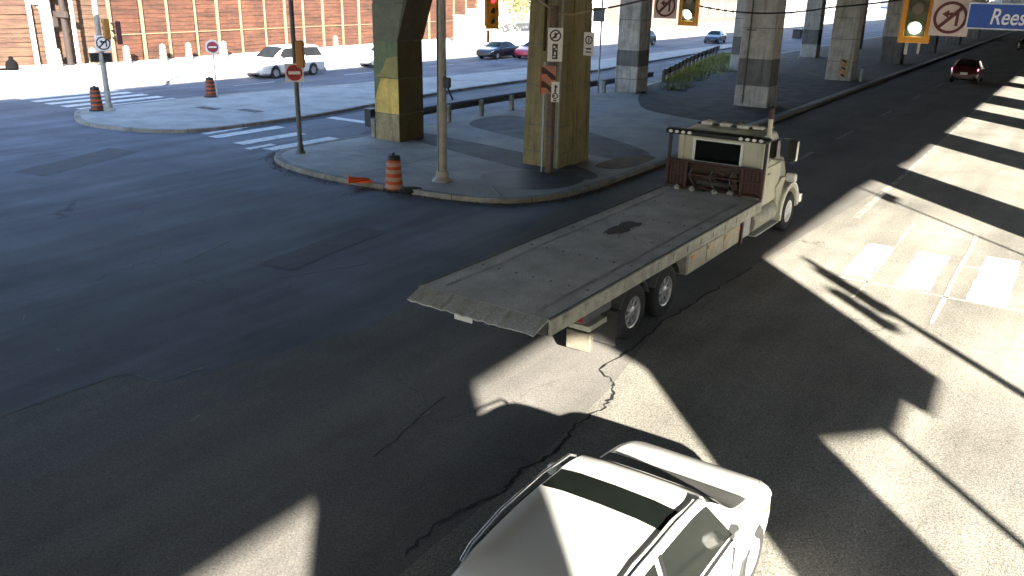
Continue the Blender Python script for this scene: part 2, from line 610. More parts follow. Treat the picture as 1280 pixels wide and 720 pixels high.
isl1 = [(27, -23.4), (21.0, -23.7), (20.0, -23.4), (19.2, -22.5), (18.6, -21.1), (18.3, -18.65), (18.5, -16.3), (18.6, -14.9), (18.9, -13.6),
        (19.55, -12.6), (20.8, -12.0), (22.6, -11.75), (27.2, -11.75), (60, -11.85), (420, -11.85), (420, -26), (90, -26), (60, -24.2), (43, -23.2)]
island('traffic_island', rounded(isl1, 2), CONC)
isl2 = [(20.6, -37.3), (19.3, -34.6), (19.6, -32.1), (20.2, -30.4), (21.3, -29.4), (23.2, -29.1), (27.4, -28.9), (32, -29.5), (39.3, -30.3), (57, -30.2), (110, -33.5),
        (110, -35), (60, -35.0), (53.6, -35.1), (45.7, -35.7), (39.8, -36.7), (35.6, -37.3), (31, -37.9), (28.6, -38.2), (23, -38.3), (21.4, -38.2)]
island('median_island', rounded(isl2, 2), CONC)
island('sunlit_sidewalk', [(-90, -45.3), (15, -45.2), (60, -45.0), (400, -45.0), (400, -80), (-90, -80)], CONC_L)
# pavement pieces on the island
zI = .132
sheet('dirt_ground', rounded([(37, -12.3), (420, -12.3), (420, -25.5), (90, -25.5), (60, -23.8), (50, -22.9), (43.5, -20.5), (39, -18)], 3), zI, DIRT)
sheet('stained_band', rounded([(25.6, -23), (26.9, -22.8), (25.6, -16), (24.2, -12.3), (22.6, -12.3), (23.4, -16)], 3), zI, CONC_D)
sheet('stained_band', rounded([(29.5, -22.5), (33.8, -22.6), (31.2, -16.5), (28.6, -12.4), (26.3, -12.4), (27.5, -16.5)], 3), zI, CONC_D)
sheet('stained_band', rounded([(20.2, -13.9), (21.2, -15.4), (22.6, -15.6), (23.6, -13.4), (23.2, -12.3), (21.2, -12.4)], 3), zI + .001, M('damp_concrete', (.06, .062, .062), .7, var=.4, scale=1.6, coords='World'))
sheet('stained_band', rounded([(24.8, -13.3), (25.2, -12.1), (28.2, -12.1), (28.0, -12.9), (26.6, -13.4)], 3), zI + .001, M('rusty_dirt', (.17, .105, .05), .95, var=.4, scale=2.6, fine=.2, coords='World'))
jt = MB()
for a, b in (((19.5, -13.2), (21.6, -15.4)), ((21.6, -15.4), (21.2, -22.8)), ((18.9, -18.6), (23.4, -18.4)), ((33, -37.6), (33, -29.8)), ((26, -38), (26, -29.2)),
             ((21.3, -34), (45, -33)), ((40, -36.4), (40, -30.6)), ((36.6, -22.6), (36.6, -12.3)), ((33.5, -18), (43, -18))):
    jt.ribbon([W(*a, .1345), W(*b, .1345)], .025)
jt.build('pavement_joint', M('joint_dark', (.06, .06, .06), .9, coords='World'), kind='structure')


# markings
def bars(name, rows, mat, z=.0085):
    for (s0, s1, t0, t1) in rows:
        m = MB()
        n = 8
        vs = []
        for i in range(n + 1):
            s = s0 + (s1 - s0) * i / n
            vs.append((s, t0 + random.uniform(-.03, .03), t1 + random.uniform(-.03, .03)))
        for i in range(n):
            m.sheet([W(vs[i][0], vs[i][1], z), W(vs[i + 1][0], vs[i + 1][1], z), W(vs[i + 1][0], vs[i + 1][2], z), W(vs[i][0], vs[i][2], z)])
        m.build(name, mat, kind='structure')


bars('crosswalk_bar', [(21.9, 27.2, t - .32, t + .32) for t in (-39.0, -40.35, -41.7, -43.05, -44.35)], PAINT_RD)
bars('crosswalk_bar', [(20.7, 23.9, -26.55, -25.9), (21.0, 24.5, -28.4, -27.8), (21.3, 23.5, -29.2, -28.85), (20.6, 24.0, -24.75, -24.15), (20.2, 21.5, -25.3, -24.95)], PAINT_RD)
bars('stop_line', [(27.5, 28.0, -28.6, -23.9)], PAINT_RD)
bars('crosswalk_bar', [(18.7, 21.6, -3.56, -3.02), (18.6, 21.6, -2.42, -1.75), (18.4, 22.2, -1.05, -.32), (18.4, 22.0, .35, 1.0)], PAINT_NEW)
bars('lane_line', [(30.6, 33.6, -8.22, -8.08), (37.3, 40.3, -8.22, -8.08), (46.1, 49.1, -8.22, -8.08), (55.3, 58.3, -8.22, -8.08), (64.3, 67.3, -8.22, -8.08), (73.3, 76.3, -8.22, -8.08)], M('lane_paint', (0.2550, 0.2550, 0.2475), .8, col2=(.07, .07, .07), scale=3, thr=(.5, .65), coords='World'))
bars('edge_line', [(24, 120, -4.5, -4.36)], PAINT_OLD)
bars('edge_line', [(30, 120, -11.55, -11.43)], PAINT_OLD)
bars('pale_line', [(16.6, 24.2, -1.48, -1.39), (18.37, 18.45, -3.9, .9), (20.96, 21.03, -1.4, .9), (23.6, 23.68, -3.1, -1.5), (17.2, 24.5, -3.0, -2.94)], M('line_paint_cream', (.5, .48, .4), .8, col2=(.19, .18, .155), scale=5, thr=(.4, .6), coords='World'), .0105)
bars('lane_line', [(33, 36, -41.7, -41.57), (42, 45, -41.6, -41.47), (51, 54, -41.5, -41.37), (60, 63, -41.4, -41.27)], PAINT_RD)

# repaired patches and an access cover in the junction
PATCH = M('patch_asphalt', (.05, .052, .056), .8, var=.35, scale=3, fine=.18, fscale=40, bump=.3, coords='World')
for q in ([(1.0, -17.5), (5.2, -17.8), (5.3, -16.6), (1.1, -16.2)], [(13, -27.5), (17.2, -29), (17.6, -27.6), (13.3, -26.2)], [(11.5, -14.2), (15, -14.6), (15.1, -13.7), (11.6, -13.3)]):
    sheet('asphalt_patch', jag(q + q[:1], 5, .05)[:-1], .006, PATCH)
for s_, t_, lab in ((9.6, -23.5, 'round iron access cover in the shaded road left of the orange barrel'), (11.9, -8.0, 'round iron access cover in the lane behind the truck')):
    d = thing('access_cover', lab, 'access cover', W(s_, t_, .0075), RZ)
    MB().lathe([(.40, 0), (.40, .006), (.36, .008), (.36, .003), (0, .003)], n=28).build('frame', STEEL_D, d)
    MB().lathe([(.35, .003), (.345, .009), (0, .009)], n=28).build('cover', M('cover_iron', (.035, .034, .033), .6, .4, var=.3, scale=9), d)

# drains
for px, py in ((260, 135), (313, 138), (713, 208)):
    p = gp(px, py, .14)
    d = thing('drain_grate', {260: 'dark slotted drain grate on the median near the far barrel', 313: 'dark slotted drain grate on the median beside the no entry post',
                              713: 'small round dark access cover on the island by the olive pier'}[px], 'drain', (p.x, p.y, .133), RZ if px < 600 else 0)
    if px < 600:
        MB().box((0, 0, .004), (.5, 1.3, .012)).build('frame', STEEL_D, d)
        for i in range(8):
            MB().box((0, -.55 + i * .157, .013), (.4, .07, .010)).build('bar', BLACK, d)
    else:
        MB().lathe([(.0, .0), (.28, 0), (.28, .012), (.25, .02), (0, .02)], n=20).build('cover', STEEL_D, d)

# ------------------------------------------------------------------ elevated highway
HB = 8.0                                     # soffit height
edge = [(-160, 8.1), (-9.3, 8.0), (-9.0, 7.7), (-3.6, 7.7), (-2.6, 9.3), (12, 9.35), (19, 9.9), (60, 10.3), (420, 10.3)]
dk = thing('highway_deck', 'wide concrete elevated highway deck roofing over the whole junction', 'overpass', (0, 0, 0))
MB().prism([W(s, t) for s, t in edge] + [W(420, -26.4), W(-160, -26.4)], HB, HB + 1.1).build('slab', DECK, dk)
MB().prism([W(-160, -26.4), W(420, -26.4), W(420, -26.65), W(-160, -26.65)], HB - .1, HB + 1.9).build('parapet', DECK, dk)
gm = MB()
for t in (-25, -21.9, -18, -14, -9, -5, -1, 2.6, 5.2):
    gm.add([W(s, tt, z) for s in (-160, 420) for tt, z in ((t - .25, HB - .9), (t + .25, HB - .9), (t + .25, HB - .002), (t - .25, HB - .002))],
           [(0, 1, 2, 3), (7, 6, 5, 4), (0, 4, 5, 1), (1, 5, 6, 2), (2, 6, 7, 3), (3, 7, 4, 0)])
gm.build('girder', STEEL_D, dk)


def pier(s, t, ws, wt, lifts, label, taper=1.0, haunch=0.0, name='highway_pier', top=7.05, group='concrete piers carrying the highway'):
    """s,t: centre on the ground; lifts: [(z top, material)] poured one above the other."""
    o = thing(name, label, 'pier', W(s, t), RZ, group)
    z0 = 0.0
    z_prev = 0.0
    def hw(z):
        k = 1 + (taper - 1) * z / 7.0
        return ws / 2 * k, wt / 2 * k
    for zt, mt in lifts:
        a, b = hw(z_prev + .012), hw(zt - .012)
        za, zb = z_prev + .018, zt - .018
        ch = .05
        def ring(h, z):
            x, y = h
            return [(-x + ch, -y, z), (x - ch, -y, z), (x, -y + ch, z), (x, y - ch, z), (x - ch, y, z), (-x + ch, y, z), (-x, y - ch, z), (-x, -y + ch, z)]
        m = MB().hull(ring(a, za), ring(b, zb))
        m.build('concrete_lift', mt, o)
        z_prev = zt
    a = hw(0)
    b = hw(top)
    MB().hull([(-a[0] + .03, -a[1] + .03, 0), (a[0] - .03, -a[1] + .03, 0), (a[0] - .03, a[1] - .03, 0), (-a[0] + .03, a[1] - .03, 0)],
              [(-b[0] + .03, -b[1] + .03, top), (b[0] - .03, -b[1] + .03, top), (b[0] - .03, b[1] - .03, top), (-b[0] + .03, b[1] - .03, top)]).build('core', PC_BAND, o)
    if haunch:
        x = hw(5)[0] - .004
        y0 = -hw(5)[1] + .1
        MB().add([(sx * x, y, z) for sx in (-1, 1) for y, z in ((y0, 3.87), (y0 - .12, 3.9), (y0 - .1 - haunch * 2.6, 7.0), (y0, 7.0))],
                 [(0, 1, 2, 3), (7, 6, 5, 4), (0, 4, 5, 1), (1, 5, 6, 2), (2, 6, 7, 3), (3, 7, 4, 0)]).build('haunch', PC_SHADE, o)
    return o


LG = [(1.33, PC_LIGHT), (2.62, PC_BAND), (3.95, PC_GREY), (5.3, PC_GREY), (7.05, PC_GREY)]
pA = pier(25.15, -21.95, 1.5, 1.22, [(1.16, PC_SHADE), (2.5, PC_SHADE), (3.85, PC_SHADE), (5.2, PC_SHADE), (7.05, PC_SHADE)],
          'concrete pier painted grey green above a yellow patch, left of the olive pier', .98, .42)


def coat(poly, mt, x=-.752, name='paint_coat'):
    # a coat of paint on the pier's western face, leaning with its slight taper
    n = len(poly)
    q = MB().add([(x + d + .0022 * z, y, z) for d in (0, .02) for y, z in poly],
                 [tuple(range(n)), tuple(range(2 * n - 1, n - 1, -1))] + [(k, (k + 1) % n, n + (k + 1) % n, n + k) for k in range(n)])
    return q.build(name, mt, pA)


GG = M('pier_paint_greygreen', (0.1485, 0.1518, 0.0968), .8, var=.22, scale=2)
coat([(.60, .01), (-.60, .01), (-.60, 1.14), (.60, 1.14)], PC_TAN)
coat([(.60, 1.17), (-.60, 1.17), (-.598, 2.48), (.598, 2.48)], PC_YEL)
coat([(.597, 2.51), (-.597, 2.51), (-.595, 3.83), (.595, 3.83)], PC_GREEN)
coat([(.594, 3.86), (-.594, 3.86), (-.9, 5.18), (.592, 5.18)], GG)
coat([(.59, 5.21), (-.91, 5.21), (-1.5, 7.0), (.588, 7.0)], GG)
coat([(.54, 2.515), (-.594, 2.515), (-.594, 3.3), (-.05, 3.22), (.1, 2.9), (.3, 2.62)], M('patch_mustard', (.33, .27, .10), .75, var=.2), -.756, 'paint_patch')
coat([(.597, 1.6), (.597, 2.475), (.25, 2.475), (.42, 2.1), (.5, 1.9)], PC_GREEN, -.756, 'paint_patch')
pB = pier(25.0, -14.7, 2.15, 1.45, [(.62, PC_OLIVE), (1.5, PC_OLIVE), (2.8, PC_OLIVE), (4.1, PC_OLIVE), (5.4, PC_OLIVE), (7.05, PC_OLIVE)],
          'olive painted concrete pier with signs fixed to it, nearest to the truck', .86)
MB().box((.1, -.70, 3.0), (.8, .1, 6.0), .02).build('pilaster', PC_OLIVE, pB)
MB().tube([(-1.07, -.66, .1), (-1.02, -.64, 3), (-.96, -.61, 6)], .035).build('conduit_or_lit_edge', GREYP, pB)  # pale tube added along the corner, stands in for its lit edge
MB().tube([(-1.02, .0, 3.9), (-.96, .0, 6.9)], .045).build('conduit_or_lit_edge', RUST, pB)
pC = pier(46.2, -22.2, 1.5, 1.45, [(.9, PC_LIGHT), (1.64, PC_LIGHT), (2.5, PC_BAND), (4.2, PC_LIGHT), (5.5, PC_LIGHT), (7.05, PC_LIGHT)],
          'pale grey concrete pier with a grey painted band, beside the dark railing', .95)
pD = pier(45.0, -14.3, 1.5, 1.8, [(1.22, PC_LIGHT), (2.56, PC_BAND), (4.1, PC_GREY), (7.05, PC_GREY)],
          'pale concrete pier with a dark grey painted band, standing behind the truck cab', .93)
MB().tube([(-.78, .42, .3), (-.76, .42, 4.0), (-.73, .42, 6.9)], .03).build('conduit_or_lit_edge', STEEL_D, pD)
MB().box((-.77, .35, 4.0), (.06, .5, .05)).build('bracket', RUST, pD)
pE = pier(63.4, -14.25, 1.5, 1.75, [(1.4, PC_GREY), (2.9, PC_GREY), (4.3, PC_GREY), (7.05, PC_GREY)],
          'grey concrete pier with a striped hazard board at its foot', .93)
pier(65.2, -22.0, 1.5, 1.5, LG, 'pale concrete pier mostly hidden behind the banded pier by the truck cab', .94)
pier(84.2, -22.0, 1.4, 1.5, LG, 'slim pale pier seen just left of the pier with the hazard board', .94)
pier(82.4, -14.4, 1.5, 1.8, [(2.4, PC_BAND), (4.3, PC_GREY), (7.05, PC_GREY)], 'grey pier with a dark lower half behind the right-hand traffic signal', .94)
for i, s in enumerate((102, 122, 142)):
    for t in (-22, -14.4):
        pier(s, t, 1.5, 1.6, LG[1:], '%s distant pier past the hazard board pier, in the row %s' % (('first', 'second', 'third')[i], 'beside the shaded road' if t > -20 else 'beside the grass verge'), .94, group='distant piers')
# caps
for s, wh in ((25, 'the olive pier and the yellow patched pier'), (45.2, 'the two banded piers'), (64, 'the pier with the hazard board'), (83.3, 'the pier with the dark lower half'), (103, 'the first distant pair of piers'), (122, 'the second distant pair of piers'), (142, 'the third distant pair of piers')):
    c = thing('pier_cap', 'concrete cross beam under the deck over ' + wh, 'cross beam', W(s, -18, 6.9), RZ, 'cross beams')
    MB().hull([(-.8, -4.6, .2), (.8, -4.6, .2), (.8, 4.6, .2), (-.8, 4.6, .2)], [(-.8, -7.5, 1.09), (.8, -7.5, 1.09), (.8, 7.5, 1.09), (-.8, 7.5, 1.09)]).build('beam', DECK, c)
# ramp piers on the sunny side, they throw the broad shadow bands
for (s, ws), wh in zip(((-8.1, 2.1), (-1.0, 1.5), (17.3, 2.1), (27.2, 2.6), (37.7, 2.6), (46.0, 3.9), (57.5, 2.4)), ('behind the camera', 'with the flared cap', 'just past the thin sign post', 'second past the thin sign post', 'third past the thin sign post', 'widest of its row', 'last before the added wall')):
    pier(s + 1.07, 7.0, ws, 1.25 if ws > 2 else 1.1, [(2.0, PC_GREY), (4.0, PC_GREY), (6.0, PC_GREY), (7.98, PC_GREY)], 'concrete ramp pier on the sunny side, ' + wh, 1.0, top=7.97, group='ramp piers')
hc = thing('pier_cap', 'flared concrete cap on the ramp pier nearest the junction', 'cross beam', W(0.07, 7.0, 0), RZ)
MB().add([(x, y, z) for y in (-.5, .5) for x, z in ((-.75, 6.3), (.6, 6.3), (.6, 7.99), (-2.6, 7.99))], [(0, 1, 2, 3), (7, 6, 5, 4), (0, 4, 5, 1), (1, 5, 6, 2), (2, 6, 7, 3), (3, 7, 4, 0)]).build('beam', PC_GREY, hc)
rw = thing('sun_block_wall', 'long unseen wall added to keep the sun off the far roadside', 'wall', W(130, 9, 0), RZ)  # unseen solid added to block the sun beyond the last lit patch
MB().box((0, 0, 4.0), (130, 1.2, 7.98)).build('wall_panel', DECK, rw)
# unseen panel on the sunny side, outline shaped to throw the stepped shadow
gs = thing('shadow_panel', 'large unseen panel on a single post, shaped to throw the stepped shadow', 'road sign', W(2.36, 8.0, 0), RZ)
MB().cyl((-.5, 0, 0), (-.5, 0, 8.0), .07).build('post', STEEL, gs)
MB().add([(x, y, z) for y in (-.06, .06) for x, z in ((-2.13, 5.5), (-.37, 5.06), (.66, 5.1), (.8, 4.88), (2.12, 4.92), (2.12, 7.99), (-2.13, 7.99))],
         [tuple(range(7)), tuple(range(13, 6, -1))] + [(i, (i + 1) % 7, 7 + (i + 1) % 7, 7 + i) for i in range(7)]).build('panel', STEEL, gs)



def slab_xz(poly, y0, y1):
    n = len(poly)
    return MB().add([(x, y, z) for y in (y0, y1) for x, z in poly],
                    [tuple(range(n)), tuple(range(n, 2 * n))[::-1]] + [(i, (i + 1) % n, n + (i + 1) % n, n + i) for i in range(n)])


def slab_yz(poly, x0, x1):
    n = len(poly)
    return MB().add([(x, y, z) for x in (x0, x1) for y, z in poly],
                    [tuple(range(n)), tuple(range(n, 2 * n))[::-1]] + [(i, (i + 1) % n, n + (i + 1) % n, n + i) for i in range(n)])


def ring_yz(r0, r1, x0, x1, cy=0, cz=0, n=28):
    m = MB()
    for i in range(n):
        a, b = 2 * PI * i / n, 2 * PI * (i + 1) / n
        q = [(cy + r * math.cos(t), cz + r * math.sin(t)) for r, t in ((r0, a), (r1, a), (r1, b), (r0, b))]
        m.add([(x0, *p) for p in q] + [(x1, *p) for p in q], [(0, 1, 2, 3), (1, 2, 6, 5), (0, 3, 7, 4)])
    return m


def disc_yz(r, x0, x1, cy=0, cz=0, n=24):
    return slab_yz([(cy + r * math.cos(2 * PI * i / n), cz + r * math.sin(2 * PI * i / n)) for i in range(n)], x0, x1)


# ------------------------------------------------------------------ wheels
WHEELS = {}


def wheel(parent, x, y, r, wd, side, spokes=5, mat=None, rr=.62, kind='wheel'):
    """side: +1 the face looks to +Y, -1 to -Y."""
    key = (r, wd, spokes, rr, mat.name if mat else '')
    if key not in WHEELS:
        h = wd / 2
        t = MB().lathe([(r * rr, -h), (r * .93, -h), (r * .985, -h * .8), (r, -h * .5), (r, h * .5), (r * .985, h * .8), (r * .93, h), (r * rr, h)], axis='Y', n=28, close=False)
        for k in range(3):
            g = -h * .45 + k * h * .45
            t.lathe([(r * 1.002, g - .006), (r * 1.006, g), (r * 1.002, g + .006)], axis='Y', n=28, close=False)
        rm = MB().lathe([(r * rr * 1.02, h * .85), (r * rr * .97, h * 1.0), (r * rr * .9, h * .93), (r * rr * .86, h * .45)], axis='Y', n=28, close=False)
        rm.lathe([(r * rr * .86, h * .2), (.001, h * .2)], axis='Y', n=28, close=False)
        for k in range(spokes):
            a = 2 * PI * k / spokes
            c = math.cos(a), math.sin(a)
            rm.box((c[0] * r * rr * .5, h * .62, c[1] * r * rr * .5), (r * rr * .86, h * .3, r * rr * .2), .008, Matrix.Rotation(-a, 4, 'Y'))
        rm.lathe([(r * .2, h * .45), (r * .19, h * .85), (r * .12, h * .98), (.001, h * 1.0)], axis='Y', n=16, close=False)
        WHEELS[key] = (t.mesh('tyre', TYRE, 50), rm.mesh('rim', mat or RIM, 40))
    ty = bpy.data.objects.new(kind, WHEELS[key][0])
    ri = bpy.data.objects.new('rim', WHEELS[key][1])
    for o in (ty, ri):
        COL.objects.link(o)
    ty.parent = parent
    ty.location = (x, y, r)
    ty.rotation_euler = (0, random.uniform(0, 3), 0 if side > 0 else PI)
    ri.parent = ty
    return ty


# ------------------------------------------------------------------ cars
BODIES = {
    # x, underside, belt, roof, half width, half roof width
    'suv': dict(ax=(1.38, -1.32), r=.35, wd=.23, ws=(.40, 1.02), cab=(.35, -1.62), st=[
        (2.26, .36, .60, .64, .60, .5), (2.2, .27, .70, .75, .76, .62), (2.02, .22, .82, .87, .86, .72), (1.75, .2, .90, .96, .90, .77), (1.3, .2, .95, 1.04, .92, .78),
        (1.02, .2, .98, 1.10, .92, .76), (.72, .2, .99, 1.32, .92, .70), (.38, .2, 1.0, 1.54, .92, .66), (.05, .2, 1.01, 1.605, .92, .655), (-.6, .2, 1.03, 1.63, .92, .65),
        (-1.3, .2, 1.06, 1.60, .92, .63), (-1.7, .22, 1.08, 1.53, .90, .60), (-2.0, .26, 1.08, 1.26, .87, .62), (-2.16, .3, .96, 1.04, .83, .66), (-2.25, .4, .8, .85, .74, .6)]),
    'van': dict(ax=(1.55, -1.5), r=.34, wd=.23, ws=(.72, 1.62), cab=(.68, -2.35), st=[
        (2.56, .34, .60, .64, .62, .5), (2.48, .25, .72, .78, .82, .66), (2.25, .2, .88, .95, .92, .76), (1.9, .18, .98, 1.06, .97, .80), (1.62, .18, 1.02, 1.14, .98, .80),
        (1.15, .18, 1.05, 1.5, .99, .76), (.7, .18, 1.06, 1.74, .99, .73), (.2, .18, 1.07, 1.80, .99, .73), (-1.2, .18, 1.08, 1.80, .99, .72), (-2.1, .2, 1.08, 1.76, .98, .70),
        (-2.4, .22, 1.06, 1.6, .95, .70), (-2.55, .3, .98, 1.2, .92, .74), (-2.6, .4, .8, .9, .85, .7)]),
    'sedan': dict(ax=(1.38, -1.38), r=.32, wd=.21, ws=(.36, 1.08), cab=(.3, -1.35), st=[
        (2.35, .34, .52, .56, .60, .5), (2.27, .25, .62, .67, .78, .64), (2.0, .2, .74, .79, .87, .74), (1.6, .18, .82, .88, .90, .78), (1.1, .18, .88, .97, .91, .76),
        (.7, .18, .89, 1.2, .91, .68), (.3, .18, .9, 1.39, .91, .60), (-.2, .18, .91, 1.44, .91, .59), (-.8, .18, .92, 1.41, .91, .58), (-1.3, .18, .93, 1.24, .90, .6),
        (-1.7, .18, .94, 1.02, .89, .72), (-2.1, .22, .93, .985, .86, .74), (-2.28, .3, .86, .91, .8, .7), (-2.35, .4, .7, .75, .7, .6)]),
}


def car_surface(kind, dx):
    B = BODIES[kind]
    st = sorted(B['st'])
    X = [q[0] for q in st]
    C = [[q[k] for q in st] for k in range(1, 6)]
    n = int((X[-1] - X[0]) / dx) + 1
    xs = [X[0] + (X[-1] - X[0]) * i / n for i in range(n + 1)]

    def sec(x):
        zb, zs, zr, w_, wr = (pchip(X, c, x) for c in C)
        za = 0
        for a in B['ax']:
            R = B['r'] * 1.17
            if abs(x - a) < R:
                za = B['r'] + math.sqrt(R * R - (x - a) ** 2) * 1.0
        hz = zr - zs
        zl = zb + .10
        zm = zb + (zs - zb) * .52
        if za:
            zl = max(zl, za)
            zm = max(zm, za + .035)
        zk = max(zs - .07, zm + .02)
        half = [(0, zb), (w_ * .70, zb), (w_ * .715, max(zb + .02, za if za else 0)), (w_ * .975, zl), (w_ * (1.012 if za else 1.0), zm), (w_ * .985, zk), (w_ * .945, max(zs, zk + .01)),
                (wr + (w_ * .94 - wr) * .08, zs + hz * .82), (wr * .93, zs + hz * .955), (wr * .55, zs + hz * 1.0), (0, zs + hz * 1.012)]
        return half
    return xs, sec


def car_mesh(kind, dx):
    xs, sec = car_surface(kind, dx)
    m = MB()
    rows = 11
    ring = rows * 2 - 2
    for x in xs:
        h = sec(x)
        m.v += [Vector((x, y, z)) for y, z in h] + [Vector((x, -y, z)) for y, z in h[-2:0:-1]]
    for i in range(len(xs) - 1):
        for k in range(ring):
            m.f.append((i * ring + k, i * ring + (k + 1) % ring, (i + 1) * ring + (k + 1) % ring, (i + 1) * ring + k))
    m.f.append(tuple(range(ring)))
    m.f.append(tuple((len(xs) - 1) * ring + k for k in range(ring)))
    return m


def car_patch(kind, dx, x0, x1, r0, r1, side=1, off=.010, thick=.0):
    """A panel lying on the body: x0/x1 give its ends at rows r0 and r1 (pairs)."""
    xs, sec = car_surface(kind, dx)
    rs = sorted(set([r0, r1] + [r for r in range(11 * 2) if r0 < r < r1]))

    def full(x):
        h = sec(x)
        return [Vector((x, y, z)) for y, z in h] + [Vector((x, -y, z)) for y, z in h[-2::-1]]
    lo, hi = min(x0), max(x1)
    nx = max(3, int((hi - lo) / dx) + 1)
    grid = []
    for r in rs:
        u = (r - r0) / (r1 - r0)
        a, b = x0[0] + (x0[1] - x0[0]) * u, x1[0] + (x1[1] - x1[0]) * u
        line = []
        for i in range(nx + 1):
            F = full(a + (b - a) * i / nx)
            k = min(int(r), len(F) - 2)
            p = F[k] * (1 - (r - k)) + F[k + 1] * (r - k)
            if side < 0:
                p = Vector((p.x, -p.y, p.z))
            line.append(p)
        grid.append(line)
    vs, fs = [], []
    R, Cn = len(grid), nx + 1
    for i in range(R):
        for jx in range(Cn):
            du = grid[i][min(jx + 1, Cn - 1)] - grid[i][max(jx - 1, 0)]
            dv = grid[min(i + 1, R - 1)][jx] - grid[max(i - 1, 0)][jx]
            nn = du.cross(dv)
            if nn.length < 1e-9:
                nn = Vector((0, 0, 1))
            nn.normalize()
            c = grid[i][jx] - Vector((grid[i][jx].x, 0, .6))
            if nn.dot(c) < 0:
                nn = -nn
            vs.append(grid[i][jx] + nn * off)
    for i in range(R - 1):
        for jx in range(nx):
            fs.append((i * Cn + jx, i * Cn + jx + 1, (i + 1) * Cn + jx + 1, (i + 1) * Cn + jx))
    return MB().add(vs, fs)


def make_car(name, label, cat, loc, rz, kind, paint, group=None, dx=.16, detail=1, glass=None, tail=None):
    o = thing(name, label, cat, loc, rz, group)
    B = BODIES[kind]
    gl = glass or GLASS
    car_mesh(kind, dx).build('body', paint, o, 38)
    x1, x0 = B['ws'][1], B['ws'][0]
    car_patch(kind, dx, (x0 + .02, x0 + .02), (x1 - .04, x1 - .04), 7.25, 12.75).build('windshield', gl, o, 40)
    cb = B['cab']
    back = min(q[0] for q in B['st'])
    rear = {'suv': (-2.05, -1.74), 'van': (-2.52, -2.36), 'sedan': (-1.68, -1.2)}[kind]
    car_patch(kind, dx, (rear[0],) * 2, (rear[1],) * 2, 7.3, 12.7).build('rear_window', gl, o, 40)
    mid = (cb[0] + cb[1]) / 2 - .05
    for sd_ in (1, -1):
        car_patch(kind, dx, (mid + .04, mid + .04), (x1 - .32, x0 - .02), 6.12, 7.0, sd_).build('side_window', gl, o, 40)
        car_patch(kind, dx, (cb[1] + .05 - .12, cb[1] + .22), (mid - .04, mid - .04), 6.12, 7.0, sd_).build('side_window', gl, o, 40)
        if detail:
            mr_ = MB().box((x1 - .42, sd_ * (B['st'][6][4] + .09), B['st'][6][2] + .10), (.12, .2, .14), .035)
            mr_.build('side_mirror', paint, o, 40)
        f = max(q[0] for q in B['st'])
        car_patch(kind, dx, (f - .42, f - .55), (f - .13, f - .2), 5.0, 5.9, sd_).build('headlight', M('headlight', (.55, .56, .58), .15, var=.05), o, 40)
        car_patch(kind, dx, (back + .10, back + .12), (back + .34, back + .26), 5.0, 6.0, sd_).build('tail_light', tail or M('tail_off', (.25, .01, .015), .3), o, 40)
    f = max(q[0] for q in B['st'])
    wz = B['st'][0][1]
    MB().box((f - .035, 0, wz + .13), (.06, .9, .10), .02).build('grille', BLACK, o)
    MB().box((f - .07, 0, wz - .02), (.1, 1.1, .09), .02).build('lower_grille', BLACK, o)
    MB().box((back - .004, 0, .72), (.02, .46, .16)).build('licence_plate', PLATE, o)
    MB().box((back + .06, 0, .38), (.14, 1.3, .14), .04).build('rear_bumper', BLACK if kind != 'van' else paint, o)
    wmax = max(q[4] for q in B['st'])
    for a in B['ax']:
        for sd_ in (1, -1):
            wheel(o, a, sd_ * (wmax - B['wd'] / 2 - .01), B['r'], B['wd'], sd_)
    return o


def paint(name, col, rough=.28, metal=0.0, var=.03):
    m = M(name, col, rough, metal, var=var, scale=1.2, fine=.01)
    b = m.node_tree.nodes['Principled BSDF']
    b.inputs['Coat Weight'].default_value = .5
    b.inputs['Coat Roughness'].default_value = .08
    return m


P_WHITE = paint('paint_white', (.60, .60, .585))
P_DARK = paint('paint_charcoal', (0.0180, 0.0204, 0.0240))
P_RED = paint('paint_red', (.35, .03, .05))
P_WINE = paint('paint_wine', (0.0480, 0.0024, 0.0060))
P_GREEN = paint('paint_dark_green', (.04, .06, .045))
P_NAVY = paint('paint_navy', (0.0100, 0.0150, 0.0500))
P_BLACK = paint('paint_black', (.012, .012, .013))

